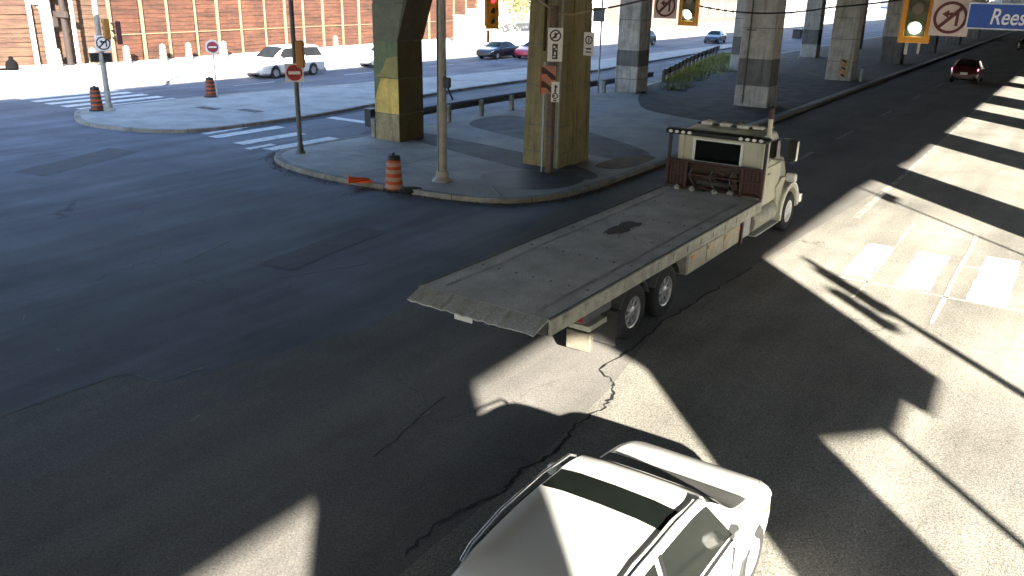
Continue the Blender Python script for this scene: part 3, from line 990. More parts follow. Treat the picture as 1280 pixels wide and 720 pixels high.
# the white car passing under the camera
hero = make_car('white_car', 'white compact car cut off by the lower edge, its roof half in sun', 'car', W(6.0, -2.72), RZ, 'suv', P_WHITE, 'cars driving away on the near road', .07)
car_patch('suv', .07, (-.42, -.42), (-.06, -.06), 8.1, 11.9, off=.012).build('sunroof', GLASS, hero, 40)
car_patch('suv', .07, (.97, .97), (1.34, 1.34), 7.3, 12.7, off=.012).build('cowl', M('cowl_grey', (.05, .05, .048), .6), hero, 40)
for sd_ in (1, -1):
    rl = MB()
    pts = [(x, sd_ * y, z) for x, y, z in ((.32, .645, 1.535), (.2, .65, 1.60), (-.3, .648, 1.655), (-1.0, .635, 1.655), (-1.45, .61, 1.605), (-1.6, .6, 1.54))]
    rl.tube(pts, .016, 8).build('roof_rail', CHROME, hero, 60)
    car_patch('suv', .07, (-1.6, -1.6), (.66, .66), 5.92, 6.06, sd_, off=.014).build('window_trim', BLACK, hero, 60)
    car_patch('suv', .07, (-.68, -.66), (-.62, -.6), 5.95, 7.1, sd_, off=.013).build('door_pillar', BLACK, hero, 60)
    MB().box((-.45, sd_ * .925, .86), (.2, .025, .03), .01).build('door_handle', P_WHITE, hero)
    MB().box((1.7, sd_ * .885, .74), (.14, .05, .06), .015).build('turn_signal', AMBER, hero)
    car_patch('suv', .07, (1.06, 1.06), (2.06, 2.06), 6.93, 6.985, sd_, off=.012).build('hood_seam', BLACK, hero, 40)
    jn = MB()
    for x in (-.64, .62):
        jn.box((x, sd_ * .918, .66), (.012, .02, .58))
    jn.build('door_seam', BLACK, hero)
wp = MB()
for y0 in (-.45, .1):
    wp.tube([(.99, y0, 1.135), (.9, y0 + .25, 1.2), (.82, y0 + .52, 1.262)], .012)
wp.build('wiper', BLACK, hero)

# ------------------------------------------------------------------ the flatbed truck
TH = math.radians(90 - 34.03)
tk = thing('flatbed_truck', 'cream flatbed tow truck driving away with an empty grey steel bed', 'tow truck', (1.106, 14.344, 0), TH)
BX0, BX1, BH = -2.816, 6.48, 1.268
# bed: plate deck in pieces, each its own part
n = 6
for i in range(n):
    a, b = BX0 + (BX1 - BX0) * i / n, BX0 + (BX1 - BX0) * (i + 1) / n
    MB().box(((a + b) / 2, 0, BH - .03 - (.002 if i % 2 else 0)), (b - a - .006, 2.42, .06), .004).build('deck_plate', BED, tk)
tr = MB()
random.seed(31)
for k in range(25):
    y = 1.2 - 2.4 * k / 24
    a, b = .36 + random.uniform(-.015, .015), .13 + random.uniform(-.012, .012)
    tr.v += [Vector((BX0 - .004, y, BH - .002)), Vector((BX0 - .004 - a, y, BH - b)), Vector((BX0 - .004 - a, y, BH - b - .02)), Vector((BX0 - .004, y, BH - .05))]
for k in range(24):
    for q in range(4):
        tr.f.append((k * 4 + q, k * 4 + (q + 1) % 4, k * 4 + 4 + (q + 1) % 4, k * 4 + 4 + q))
tr.f += [(0, 1, 2, 3), (99, 98, 97, 96)]
tr.build('tail_ramp', BED_RUB, tk)
MB().box((BX0 + .05, 0, BH - .17), (.10, 2.4, .2), .01).build('tail_sill', STEEL_D, tk)
MB().box((BX0 + .2, .5, BH - .42), (.02, .36, .18), .005).build('licence_plate', PLATE, tk)
for k in range(9):
    y = -1.1 + k * .275
    MB().box((BX0 - .18, y, BH - .062), (.34, .05, .02), .005, Matrix.Rotation(-.35, 4, 'Y')).build('grip_bar', BED_RUB, tk)
for sd_ in (1, -1):
    MB().box(((BX0 + BX1) / 2, sd_ * 1.24, BH - .135), (BX1 - BX0, .05, .26), .012).build('side_rail', BED_RAIL, tk)
    MB().box(((BX0 + BX1) / 2, sd_ * 1.225, BH + .004), (BX1 - BX0, .03, .012), .003).build('rail_cap', STEEL_D, tk)
    st_ = MB()
    for k in range(14):
        st_.box((BX0 + .4 + k * .66, sd_ * 1.272, BH - .12), (.07, .012, .12), .003)
    st_.build('stake_pocket', BED_RAIL, tk)
cross = MB()
for k in range(12):
    cross.box((BX0 + .3 + k * .76, 0, BH - .16), (.08, 2.3, .16))
cross.build('cross_member', STEEL_D, tk)
for sd_ in (1, -1):
    MB().box((3.75, sd_ * .42, .88), (11.7, .09, .26)).build('chassis_rail', STEEL_D, tk)
# stain patch on the deck
bmk = MB()
random.seed(4)
for k in range(9):
    cx, cy = 2.35 + random.uniform(-.35, .35), .2 + random.uniform(-.1, .1)
    r = random.uniform(.1, .22)
    bmk.sheet([(cx + r * 1.6 * math.cos(a) * random.uniform(.8, 1.2), cy + r * .7 * math.sin(a) * random.uniform(.8, 1.2), BH + .003 + k * .0004) for a in [2 * PI * q / 12 for q in range(12)]])
bmk.build('oil_stain', M('oil_stain', (.028, .027, .027), .6, var=.3, scale=8), tk)
for k in range(5):
    x = BX0 + (BX1 - BX0) * (k + 1) / 6
    bl = MB()
    for y in (-1.05, -.7, -.35, 0, .35, .7, 1.05):
        bl.lathe([(.022, 0), (.02, .008), (0, .01)], (x - .08, y, BH - .001), 8)
    bl.build('bolt_row', STEEL_D, tk)
winch = MB()
for y in (-.9, .9):
    winch.box((1.6, y, BH + .004), (8.3, .05, .006))
winch.build('wear_strip', M('bed_worn', (.36, .36, .36), .5, .4, var=.3, scale=2), tk)
# wheels
for x in (0, 1.35):
    for sd_ in (1, -1):
        wheel(tk, x, sd_ * 1.10, .51, .28, sd_, 8, RIM, .58)
        wheel(tk, x, sd_ * .78, .51, .26, sd_, 8, RIM, .58)
    MB().cyl((x, -.75, .51), (x, .75, .51), .08).build('axle', STEEL_D, tk)
    MB().lathe([(.0, -.25), (.22, -.16), (.24, 0), (.22, .16), (0, .25)], (x, 0, .51), 14, 'Y').build('differential', STEEL_D, tk, 40)
for sd_ in (1, -1):
    wheel(tk, 8.94, sd_ * 1.06, .51, .3, sd_, 8, M('rim_white', (.75, .75, .74), .4, .2), .58)
MB().cyl((8.94, -1, .51), (8.94, 1, .51), .07).build('axle', STEEL_D, tk)
# under-bed boxes and trim
for sd_ in (1, -1):
    MB().box((3.75, sd_ * 1.08, .79), (2.9, .32, .48), .02).build('tool_box', BED_RAIL, tk)
    tb = MB()
    for k, x in enumerate((2.75, 3.7, 4.65)):
        tb.box((x, sd_ * 1.245, .80), (.86, .02, .38), .008)
    tb.build('box_door', M('box_door', (.40, .36, .27), .5, .15, var=.2, scale=4), tk)
    lt = MB()
    for x in (2.5, 3.35, 4.3, 5.05):
        lt.box((x, sd_ * 1.262, .90), (.12, .02, .07), .008)
    lt.build('side_marker', AMBER, tk)
    MB().box((5.32, sd_ * 1.22, .75), (.1, .1, .5), .01).build('reflector_post', MAROON, tk)
    MB().box((5.75, sd_ * 1.0, .76), (.6, .4, .5), .05).build('battery_box', STEEL, tk)
    MB().cyl((6.3, sd_ * .92, .72), (7.95, sd_ * .92, .72), .3, n=20).build('fuel_tank', BED_RAIL, tk, 40)
    MB().box((7.1, sd_ * 1.15, .46), (1.7, .26, .04), .008).build('running_board', STEEL, tk)
    # rear quarter: mud flap on a bracket
    MB().box((-.85, sd_ * 1.08, .50), (.03, .56, .62), .005).build('mud_flap', RUBBER, tk)
    if sd_ < 0:
        MB().box((-1.2, sd_ * 1.0, .66), (.6, .4, .10), .01).build('stabiliser_arm', BED_RAIL, tk)
        MB().box((-1.45, sd_ * 1.0, .42), (.12, .46, .34), .02).build('stabiliser_foot', M('foot_tan', (0.1080, 0.0930, 0.0720), .6, var=.3), tk)
    MB().box((-1.3, sd_ * 1.13, .93), (.9, .22, .18), .02).build('tail_lamp_box', STEEL_D, tk)
    MB().box((-1.77, sd_ * 1.12, .93), (.03, .2, .12), .01).build('tail_lamp', M('tail_off', (.25, .01, .015), .3), tk)
    fl = MB()
    for x in (0, 1.35):
        arc = [(x + .60 * math.cos(a), .51 + .60 * math.sin(a)) for a in [PI * (.12 + .76 * k / 10) for k in range(11)]]
        arc += [(x + .585 * math.cos(a), .51 + .585 * math.sin(a)) for a in [PI * (.88 - .76 * k / 10) for k in range(11)]]
        q = slab_xz(arc, sd_ * .66, sd_ * 1.26)
        fl.add(q.v, q.f)
    fl.build('rear_fender', STEEL_D, tk, 30)

# cab
def loft(stations, closed=True):
    m = MB()
    k = len(stations[0])
    for s_ in stations:
        m.v += [Vector(p) for p in s_]
    for i in range(len(stations) - 1):
        for q in range(k):
            m.f.append((i * k + q, i * k + (q + 1) % k, (i + 1) * k + (q + 1) % k, (i + 1) * k + q))
    m.f += [tuple(range(k)), tuple(range((len(stations) - 1) * k, len(stations) * k))[::-1]]
    return m


def sec_cab(x, zb, zt, w_, wt, crown=.06, r=.10):
    h = [(-w_, zb), (w_, zb), (w_ * 1.0, zb + (zt - zb) * .5), (wt, zt - r * 1.2), (wt - r * .4, zt - r * .4), (wt - r * 1.4, zt), (wt * .4, zt + crown), (-wt * .4, zt + crown), (-wt + r * 1.4, zt), (-wt + r * .4, zt - r * .4), (-wt, zt - r * 1.2), (-w_, zb + (zt - zb) * .5)]
    return [(x, y, z) for y, z in h]


loft([sec_cab(6.86, .95, 2.98, 1.04, .96), sec_cab(6.92, .92, 3.03, 1.06, .99), sec_cab(7.5, .92, 3.06, 1.07, 1.0), sec_cab(8.0, .92, 3.02, 1.06, .98), sec_cab(8.16, .92, 2.94, 1.05, .95),
      sec_cab(8.55, .92, 2.1, 1.02, .94, .05)]).build('cab', CREAM, tk, 35)
loft([sec_cab(8.5, .9, 2.06, .92, .84, .05), sec_cab(9.2, .85, 1.98, .82, .74, .05), sec_cab(9.9, .8, 1.85, .72, .66, .05), sec_cab(10.1, .8, 1.74, .68, .6, .03)]).build('hood', CREAM, tk, 35)
MB().box((10.13, 0, 1.25), (.06, 1.1, .85), .02).build('grille', CHROME, tk)
MB().box((10.25, 0, .62), (.18, 2.3, .3), .04).build('front_bumper', CHROME, tk)
for sd_ in (1, -1):
    arc = [(8.94 + .72 * math.cos(a), .56 + .70 * math.sin(a)) for a in [PI * k / 14 for k in range(15)]]
    arc += [(8.94 - .72, .40), (8.94 - .60, .40)] + [(8.94 + .60 * math.cos(a), .54 + .60 * math.sin(a)) for a in [PI * (1 - k / 14) for k in range(15)]]
    slab_xz(arc, sd_ * .7, sd_ * 1.22).build('front_fender', CREAM, tk, 30)
    edge_ = [(8.94 + .735 * math.cos(a), .56 + .715 * math.sin(a)) for a in [PI * k / 14 for k in range(15)]] + [(8.94 + .70 * math.cos(a), .56 + .68 * math.sin(a)) for a in [PI * (1 - k / 14) for k in range(15)]]
    slab_xz(edge_, sd_ * 1.19, sd_ * 1.235).build('fender_trim', M('trim_white', (.8, .8, .76), .4), tk, 30)
    slab_xz([(8.05, .80), (8.27, .7), (8.5, 1.25), (8.66, 1.5), (8.3, 1.52), (7.95, 1.3)], sd_ * .9, sd_ * 1.12).build('cowl_side', CREAM, tk)
    # door
    slab_xz([(7.12, 1.02), (8.14, 1.02), (8.22, 2.05), (7.12, 2.05)], sd_ * 1.05, sd_ * 1.085).build('door', CREAM, tk)
    slab_xz([(7.18, 2.1), (8.16, 2.08), (8.02, 2.78), (7.18, 2.82)], sd_ * .99, sd_ * 1.052).build('door_window', GLASS, tk)
    MB().box((7.25, sd_ * 1.1, 1.85), (.16, .03, .04), .01).build('door_handle', CHROME, tk)
    MB().box((6.83, sd_ * 1.0, 2.05), (.09, .13, 1.95), .02).build('corner_post', CREAM, tk)
    # mirror on its arms
    MB().box((8.28, sd_ * 1.30, 2.42), (.10, .22, .60), .035).build('mirror', BLACK, tk, 40)
    MB().box((8.25, sd_ * 1.42, 2.42), (.12, .03, .62), .01).build('mirror_edge', CHROME, tk)
    MB().tube([(8.2, sd_ * 1.0, 2.78), (8.28, sd_ * 1.34, 2.76)], .018).build('mirror_arm', CHROME, tk)
    MB().tube([(8.2, sd_ * 1.02, 2.1), (8.28, sd_ * 1.34, 2.1)], .018).build('mirror_arm', CHROME, tk)
    MB().box((10.1, sd_ * .85, 1.15), (.12, .3, .24), .04).build('headlight', LAMP, tk)
# rear wall of the cab
MB().box((6.845, .07, 2.40), (.03, 1.14, .62), .01).build('rear_window', GLASS, tk)
MB().box((6.80, 0, 1.64), (.05, 2.02, .72), .01).build('rack_backing', RUST, tk)
fr = MB()
fr.box((6.838, .07, 2.06), (.05, 1.28, .07), .01).box((6.838, .67, 2.4), (.05, .07, .62), .01).box((6.838, -.53, 2.4), (.05, .07, .62), .01).box((6.838, .07, 2.74), (.05, 1.28, .06), .01)
fr.build('window_frame', M('trim_white', (.8, .8, .76), .4), tk)
# headache rack and gear behind the cab
rk = MB()
for y in (-1.19, -.7, .7, 1.19):
    rk.box((6.56, y, 1.70), (.09, .08, .86), .01)
for z in (1.32, 1.72, 2.1):
    rk.box((6.56, 0, z), (.07, 2.44, .06), .01)
rk.build('headache_rack', MAROON, tk)
for y0, y1 in ((.74, 1.15), (-1.15, -.74)):
    MB().box((6.575, (y0 + y1) / 2, 1.71), (.04, y1 - y0, .7), .01).build('rack_panel', MAROON, tk)
    tl = MB()
    for k in range(4):
        tl.box((6.545, y0 + .06 + k * .095, 1.71), (.03, .03, .66))
    tl.build('rack_bar', RUST, tk)
for sd_ in (1, -1):
    MB().box((6.58, sd_ * 1.19, 2.55), (.07, .07, .9), .01).build('rack_post', M('rack_post_black', (.02, .02, .02), .5), tk)
lb = MB().box((6.52, 0, 2.98), (.26, 2.56, .16), .05)
lb.build('light_bar', BLACK, tk, 40)
for y in (1.12, .96, .80, .64, -.62, -.78, -.94, -1.10):
    MB().lathe([(.0, -.02), (.055, -.02), (.055, .02), (0, .03)], (0, 0, 0), 12, 'Z')
    q = MB().cyl((6.39, y, 2.985), (6.36, y, 2.985), .05, .045, 12)
    q.build('work_light', LAMP, tk)
gear = MB()
random.seed(9)
for k in range(16):
    gear.box((6.70 + random.uniform(-.1, .06), random.uniform(-.62, .62), random.uniform(1.32, 1.95)), (random.uniform(.06, .16), random.uniform(.08, .4), random.uniform(.06, .22)), .01, Matrix.Rotation(random.uniform(-.3, .3), 4, 'X'))
gear.build('winch_gear', RUST, tk)
MB().cyl((6.68, -.42, 1.5), (6.68, .42, 1.5), .15, n=18).build('winch_drum', M('winch_dark', (.05, .04, .035), .6, .4, var=.3), tk, 40)
for k in range(3):
    ch = MB()
    pts = [(6.5 + random.uniform(-.03, .03), -.5 + k * .5 + .08 * math.sin(u * 2), 1.95 - u * .3) for u in [q * .4 for q in range(6)]]
    ch.tube(pts, .02).build('chain', STEEL_D, tk)
for p in ((6.35, .82, 1.31), (6.3, -.15, 1.33), (6.4, -.5, 1.34), (6.38, .45, 1.31)):
    MB().lathe([(0, -.05), (.07, -.03), (.08, .02), (.03, .07), (0, .07)], p, 10).build('hook', M('hook_pale', (.5, .48, .45), .5, .4, var=.2), tk, 30)
rf = MB()
for y in (-.8, -.4, 0, .4, .8):
    rf.box((8.0, y, 3.1), (.12, .11, .06), .02)
rf.build('roof_marker', AMBER, tk)
rb = MB()
for y, sx in ((.55, .3), (.1, .22), (-.35, .3), (-.7, .16)):
    rb.box((7.35, y, 3.16), (sx, .3, .1), .03)
rb.build('beacon', LAMP, tk)
MB().box((7.35, -.02, 3.135), (.12, 1.7, .05), .01).build('beacon_bar', BLACK, tk)
ex = MB().cyl((6.72, -1.16, 1.1), (6.72, -1.16, 3.12), .055, n=14)
ex.build('exhaust_stack', CREAM, tk, 40)
MB().cyl((6.72, -1.16, 3.12), (6.70, -1.16, 3.36), .06, .055, n=14).build('stack_tip', MAROON, tk, 40)
MB().cyl((7.9, -.85, 3.0), (7.88, -.86, 3.95), .008, .004, n=6).build('antenna', BLACK, tk)

for ch_ in tk.children:
    if ch_.type == 'MESH' and not ch_.name.startswith(('exhaust', 'stack', 'antenna')) and max(v.co.z for v in ch_.data.vertices) > 1.45:
        for v in ch_.data.vertices:
            if v.co.z > 1.3:
                v.co.z = 1.3 + (v.co.z - 1.3) * .80

# ------------------------------------------------------------------ the other cars
def away(px, py):
    p = gp(px, py)
    return W(*ST(p))


make_car('red_car', 'dark red car with bright tail lights driving away on the shaded road', 'car', W(70.4, -7.0), RZ, 'suv', P_WINE, 'cars driving away on the near road', .2, tail=TAIL)
make_car('dark_car', 'black car far along the shaded road at the right edge, below the blue street sign', 'car', W(119, -6.1), RZ, 'sedan', P_BLACK, 'cars driving away on the near road', .25)
make_car('white_van', 'white minivan in the sun beyond the no entry sign', 'van', W(39.0, -43.95), RZ + PI, 'van', P_WHITE, 'cars on the far road', .12, glass=M('van_glass', (.012, .013, .014), .35, spec=.12)).scale = (1.06, 1.06, 1.09)
make_car('white_car', 'white car with dark windows half hidden behind the green and yellow pier', 'car', W(ST(gp(453, 79))[0] - .45, -44.1), RZ + PI, 'suv', P_WHITE, 'cars on the far road', .14)
make_car('dark_car', 'charcoal sedan in the sun left of the olive pier', 'car', W(61.9, -42.6), RZ + PI, 'sedan', P_DARK, 'cars on the far road', .16)
make_car('red_car', 'red car partly hidden behind the olive pier', 'car', W(64.6, -40.5), RZ + PI, 'sedan', P_RED, 'cars on the far road', .16)
make_car('green_car', 'dark green car just right of the pale banded pier', 'car', W(88.5, -41.6), RZ + PI, 'suv', P_GREEN, 'cars on the far road', .2)
make_car('blue_car', 'dark blue sedan alone on the far road beside the grass verge', 'car', W(100.5, -37.6), RZ + PI + .12, 'sedan', P_NAVY, 'cars on the far road', .2)


# ------------------------------------------------------------------ barrels, cone
def barrel(label, p, body, band, dark_top=False, h=1.05, group=None, name='traffic_barrel', tilt=0):
    o = thing(name, label, 'traffic barrel', p, random.uniform(0, 3), group)
    if tilt:
        o.rotation_euler.x = tilt
    MB().lathe([(.36, 0), (.36, .03), (.30, .06), (.26, .07), (.0, .07)], n=20).build('rubber_base', RUBBER, o, 40)
    k = h / 1.05
    prof = [(.265, .05), (.262, .24 * k), (.25, .25 * k), (.247, .45 * k), (.235, .46 * k), (.232, .66 * k), (.22, .67 * k), (.217, .86 * k), (.205, .875 * k), (.195, .97 * k), (.17, 1.0 * k), (0, 1.0 * k)]
    MB().lathe(prof, n=22).build('barrel_body', body, o, 35)
    for z0, r in ((.10, .2655), (.30, .2505), (.51, .2365), (.71, .2215)):
        MB().lathe([(r + .001, z0 * k), (r + .002, (z0 + .10) * k), (r - .004, (z0 + .105) * k)], n=22, close=False).build('reflective_band', band, o, 40)
    MB().box((0, 0, 1.03 * k), (.16, .05, .09), .015).build('handle', SBLACK if dark_top else body, o)
    if dark_top:
        MB().lathe([(.21, .88 * k), (.2, .975 * k), (.172, 1.006 * k), (0, 1.006 * k)], n=22).build('lid', SBLACK, o, 40)
    return o


def zp(px, py, z=.132):
    p = gp(px, py, z)
    return Vector((p.x, p.y, z))


barrel('orange barrel with pale bands at the kerb in front of the grey lamp pole', Vector((*gp(493, 238)[:2], .0)), ORANGE, BAND_P, True, 1.12)
barrel('orange and dark banded barrel at the foot of the traffic signal pole by the crosswalk', zp(122, 138), M('barrel_orange_old', (.36, .075, .02), .6, var=.2), BAND_D, True, 1.1)
barrel('orange and dark banded barrel standing alone on the middle of the median', zp(264, 121), M('barrel_orange_old', (.36, .075, .02), .6), BAND_D, True, 1.02)
cn = thing('traffic_cone', 'crushed orange traffic cone lying on the kerb left of the barrel', 'traffic cone', zp(449, 228, .14), .25)
MB().lathe([(.17, .0), (.15, .12), (.11, .3), (.07, .5), (.04, .62), (0, .63)], n=16).build('cone_body', M('cone_orange', (.66, .10, .02), .6, var=.3), cn, 40).matrix_local = Matrix.Translation((-.3, 0, .10)) @ Matrix.Diagonal((1, 1.2, .62, 1)) @ Matrix.Rotation(PI / 2, 4, 'Y')
MB().box((-.32, 0, .13), (.04, .42, .3), .01).build('cone_base', M('cone_orange', (.66, .10, .02), .6), cn)
MB().box((.1, .02, .03), (.6, .3, .06), .02).build('crushed_sleeve', M('cone_orange', (.66, .10, .02), .6), cn)
db = thing('sandbag', 'dark sandbag slumped beside the orange barrel at the kerb', 'sandbag', Vector((*gp(514, 241)[:2], 0)), .3)
MB().lathe([(0, 0), (.2, .01), (.27, .06), (.22, .13), (.1, .17), (0, .17)], n=14).build('sack', RUBBER, db, 60).scale = (1.5, .9, 1)

# ------------------------------------------------------------------ poles
def pole(name, label, p, h, r0, r1, mat, cat='pole', base=True):
    o = thing(name, label, cat, p, RZ)
    MB().cyl((0, 0, 0), (0, 0, h), r0, r1, 16).build('shaft', mat, o, 50)
    if base:
        MB().lathe([(r0 * 2.1, 0), (r0 * 2.0, .05), (r0 * 1.35, .12), (r0 * 1.25, .3), (r0, .33)], n=16, close=False).build('base', mat, o, 40)
    return o


pl1 = zp(137, 138)
pole('signal_pole', 'pale grey signal pole beside the barrel at the far crosswalk', pl1, 9.0, .13, .10, GREYP)
pl2 = zp(376, 191)
pole('signal_pole', 'dark slim pole carrying the no entry sign at the island corner', pl2, 7.9, .085, .075, M('pole_dark', (.13, .125, .12), .6, .3, var=.3))
pl3 = zp(553, 226)
lp = pole('lamp_pole', 'thick weathered grey pole on the island between the two painted piers', pl3, 7.9, .155, .13, GREYP)
MB().box((-.05, -.24, 3.0), (.12, .26, .30), .03).build('junction_box', SBLACK, lp)
MB().tube([(-.02, -.2, 2.95), (0, -.3, 2.7), (0, -.42, 2.5)], .03).build('cable_end', SBLACK, lp)
MB().tube([(-.158, .03, .3), (-.15, .03, 4), (-.14, .03, 7.8)], .018).build('conduit_or_lit_edge', STEEL_D, lp)
p4 = zp(677, 215)
sp1 = thing('sign_post', 'thin pale steel post in front of the olive pier', 'sign post', p4, RZ)
MB().box((0, 0, 1.75), (.05, .06, 3.5)).build('post', STEEL, sp1)
p5 = zp(686, 216)
wpst = thing('timber_post', 'dark timber post in front of the olive pier carrying small signs', 'post', p5, RZ)
MB().box((0, 0, 2.6), (.2, .22, 5.2), .02).build('post', WOODP, wpst)
for z in (1.2, 3.4):
    MB().box((0, 0, z), (.215, .235, .05)).build('strap', STEEL_D, wpst)

# sunlit far poles by the hoarding
def far_pole(name, label, s, t, h, r, mat, cat='pole'):
    o = thing(name, label, cat, W(s, t, .13), RZ)
    MB().cyl((0, 0, 0), (0, 0, h), r, r * .85, 12).build('shaft', mat, o, 50)
    return o


PW = M('pole_white', (.68, .67, .63), .7, var=.1)
fp = gp(68, 84)
o = far_pole('utility_pole', 'thick white pole with meter boxes in front of the tan boards', *ST(fp), 10, .36, PW)
MB().box((-.2, .5, 4.6), (.5, .9, 1.3), .04).build('meter_box', PW, o)
MB().box((-.1, -.6, 5.0), (.4, .6, .8), .04).build('meter_box', M('box_yellowish', (.7, .66, .42), .6), o)
MB().tube([(-.1, .9, 5.2), (-.1, 1.3, 4.2), (-.1, .45, 3.6)], .06).build('cable', PW, o)
fp = gp(48, 84)
far_pole('utility_pole', 'slim white pole left of the thick white pole', *ST(fp), 10, .15, PW)
fp = gp(100, 84)
far_pole('utility_pole', 'slim white pole right of the dark timber pole', *ST(fp), 10, .13, PW)
fp = gp(89, 84)
o = far_pole('utility_pole', 'dark brown timber pole with a cross arm by the hoarding', *ST(fp), 10, .2, M('pole_brown', (0.0132, 0.0070, 0.0062), .85, var=.3))
MB().box((-.2, .2, 3.35), (.22, 2.0, .4), .03).build('cross_arm', M('arm_brown', (0.0175, 0.0100, 0.0088), .8), o)
MB().box((-.3, .75, 2.85), (.4, .5, .7), .05).build('lantern', M('arm_brown', (0.0175, 0.0100, 0.0088), .8), o)
MB().box((-.1, .5, 6.0), (.5, .9, 3.2), .08).build('transformer', M('pole_brown', (0.0132, 0.0070, 0.0062), .85), o)


# ------------------------------------------------------------------ signs
def sign(name, label, p, rz, wd, h, face=WHITE, back=STEEL, cat='road sign', group=None):
    o = thing(name, label, cat, p, rz, group)
    MB().box((0, 0, 0), (.012, wd, h), .004).build('plate', face, o)
    MB().box((.0105, 0, 0), (.008, wd * .98, h * .98)).build('backing', back, o)
    return o


def arrow_left(o, k, mat, cz=0.0):
    """a left-turn arrow (stem rising, then bending left) on the plate's face"""
    slab_yz([(-.10 * k, cz - .17 * k), (-.16 * k, cz - .17 * k), (-.16 * k, cz + .10 * k), (-.10 * k, cz + .10 * k)], -.012, -.006).build('arrow_stem', mat, o)
    slab_yz([(-.10 * k, cz + .042 * k), (-.10 * k, cz + .10 * k), (.04 * k, cz + .10 * k), (.04 * k, cz + .155 * k), (.17 * k, cz + .07 * k), (.04 * k, cz - .015 * k), (.04 * k, cz + .042 * k)], -.0122, -.006).build('arrow_head', mat, o)


def no_turn(name, label, p, rz, wd, face, ink, arrow=None):
    o = sign(name, label, p, rz, wd, wd, face)
    ring_yz(wd * .36, wd * .44, -.015, -.006).build('ring', ink, o)
    a = PI / 4
    slab_yz([(.27 * wd + .024, -.27 * wd + .02), (.27 * wd - .02, -.27 * wd - .024), (-.27 * wd - .024, .27 * wd - .02), (-.27 * wd + .02, .27 * wd + .024)], -.0165, -.006).build('slash', ink, o)
    arrow_left(o, wd * 1.35, arrow or SBLACK)
    return o


def on_plane(px, py, s0):                   # where the ray through a pixel crosses the plane s = s0
    d = FW + CR * ((px - 640) / F_PX) - CU * ((py - 360) / F_PX)
    k = s0 / (d.x * ES[0] + d.y * ES[1])
    return Vector((0, 0, CAM_H)) + d * k


# overhead street name sign, turn signs and signal heads hanging under the deck
def hanger(o, z0, p, r=.03):
    MB().cyl((.09, 0, z0), (.09, 0, 7.1 - p.z + 1.0), r, n=10).build('hanger', STEEL, o, 50)


def signal_head(label, p, rz, lit, plate=True, box=SIGNY, hang=True, sc=1.0, group=None, inner=None):
    """p: centre of the bottom lens.  The face looks towards local -X."""
    o = thing('traffic_signal', label, 'traffic signal', p, rz, group)
    S3 = .345 * sc
    MB().box((.12, 0, S3), (.22 if not inner else .3, .32 * sc, S3 * 3 + .05), .03).build('housing', box, o)
    if plate:
        fr = MB()
        wd, lo, hi, t = .55 * sc, -.27 * sc, S3 * 2 + .27 * sc, .10 * sc
        fr.box((-.012, wd / 2 - t / 2, (lo + hi) / 2), (.05, t, hi - lo), .012).box((-.012, -wd / 2 + t / 2, (lo + hi) / 2), (.05, t, hi - lo), .012)
        fr.box((-.012, 0, lo + t * .6), (.052, wd - .02, t * 1.2), .012).box((-.012, 0, hi - t / 2), (.052, wd - .02, t), .012)
        fr.build('backplate_rim', box, o)
        MB().box((.0, 0, (lo + hi) / 2), (.03, wd - t, hi - lo - t)).build('backplate', inner or M('signal_olive', (.14, .13, .075), .6, var=.15), o)
    cols = [M('lens_green_off', (.02, .06, .045), .2), M('lens_amber_off', (.10, .07, .015), .2), M('lens_red_off', (.07, .008, .008), .2)]
    if lit == 'green':
        cols[0] = M('lens_green_lit', (.6, .8, .7), .3, emit=(.80, 1.0, .90), est=1.2)
    if lit == 'red':
        cols[2] = M('lens_red_lit', (.5, .02, .03), .3, emit=(1.0, .05, .07), est=.22)
    for i in range(3):
        z = S3 * i
        disc_yz(.105 * sc, -.045, -.016, 0, z).build('lens', cols[i], o)
        vis = MB()
        r = .125 * sc
        n = 14
        for k in range(n):
            a0, a1 = PI * (-.12 + 1.24 * k / n), PI * (-.12 + 1.24 * (k + 1) / n)
            q = []
            for a in (a0, a1):
                q += [(-.02, r * math.cos(a), z + r * math.sin(a)), (-.20 + .10 * (1 - max(0, math.sin(a))), r * math.cos(a), z + r * math.sin(a))]
            rr_ = .012
            q2 = [(x, y * (1 + rr_ / r), (zz - z) * (1 + rr_ / r) + z) for x, y, zz in q]
            vis.add(q + q2, [(0, 1, 3, 2), (4, 6, 7, 5), (1, 5, 7, 3)])
        vis.build('visor', inner or M('visor_olive', (.10, .085, .035), .5), o, 40)
    if hang:
        hanger(o, S3 * 2.5, p)
    return o


G_S = 'signal heads hanging under the highway'
pS1 = on_plane(1144, 35, 18.0)
signal_head('yellow traffic signal with its green lit, left of the blue street name sign', pS1, RZ + .06, 'green', group=G_S)
MB2 = thing('signal_bracket', 'grey bracket pipes hanging below the right-hand traffic signal', 'bracket', pS1 + Vector((0.05, .1, -.28)), RZ)
MB().cyl((.1, .12, 0), (.1, .12, -.22), .03, n=8).build('pipe', STEEL, MB2)
MB().cyl((.1, -.1, 0), (.1, -.1, -.2), .025, n=8).build('pipe', STEEL, MB2)
pS2 = on_plane(861, 18, 20.7)
signal_head('yellow traffic signal with its green lit, above the pale pier', pS2, RZ - .1, 'green', group=G_S)
pS3 = on_plane(615, 26, 23.9)
signal_head('orange traffic signal with its red lit, left of the olive pier', pS3, math.radians(128), 'red', group=G_S, sc=.95, inner=M('signal_orange_inner', (0.6800, 0.2550, 0.0340), .55, var=.2, scale=6))
MB3 = thing('signal_bracket', 'orange pipe end hanging below the red signal beside the olive pier', 'bracket', pS3 + Vector((-.12, 0, -.3)), RZ)
MB().cyl((0, 0, 0), (0, 0, -.4), .05, n=8).build('pipe', M('pipe_orange', (.5, .2, .06), .6), MB3)
p = on_plane(1188, 22, 17.7)
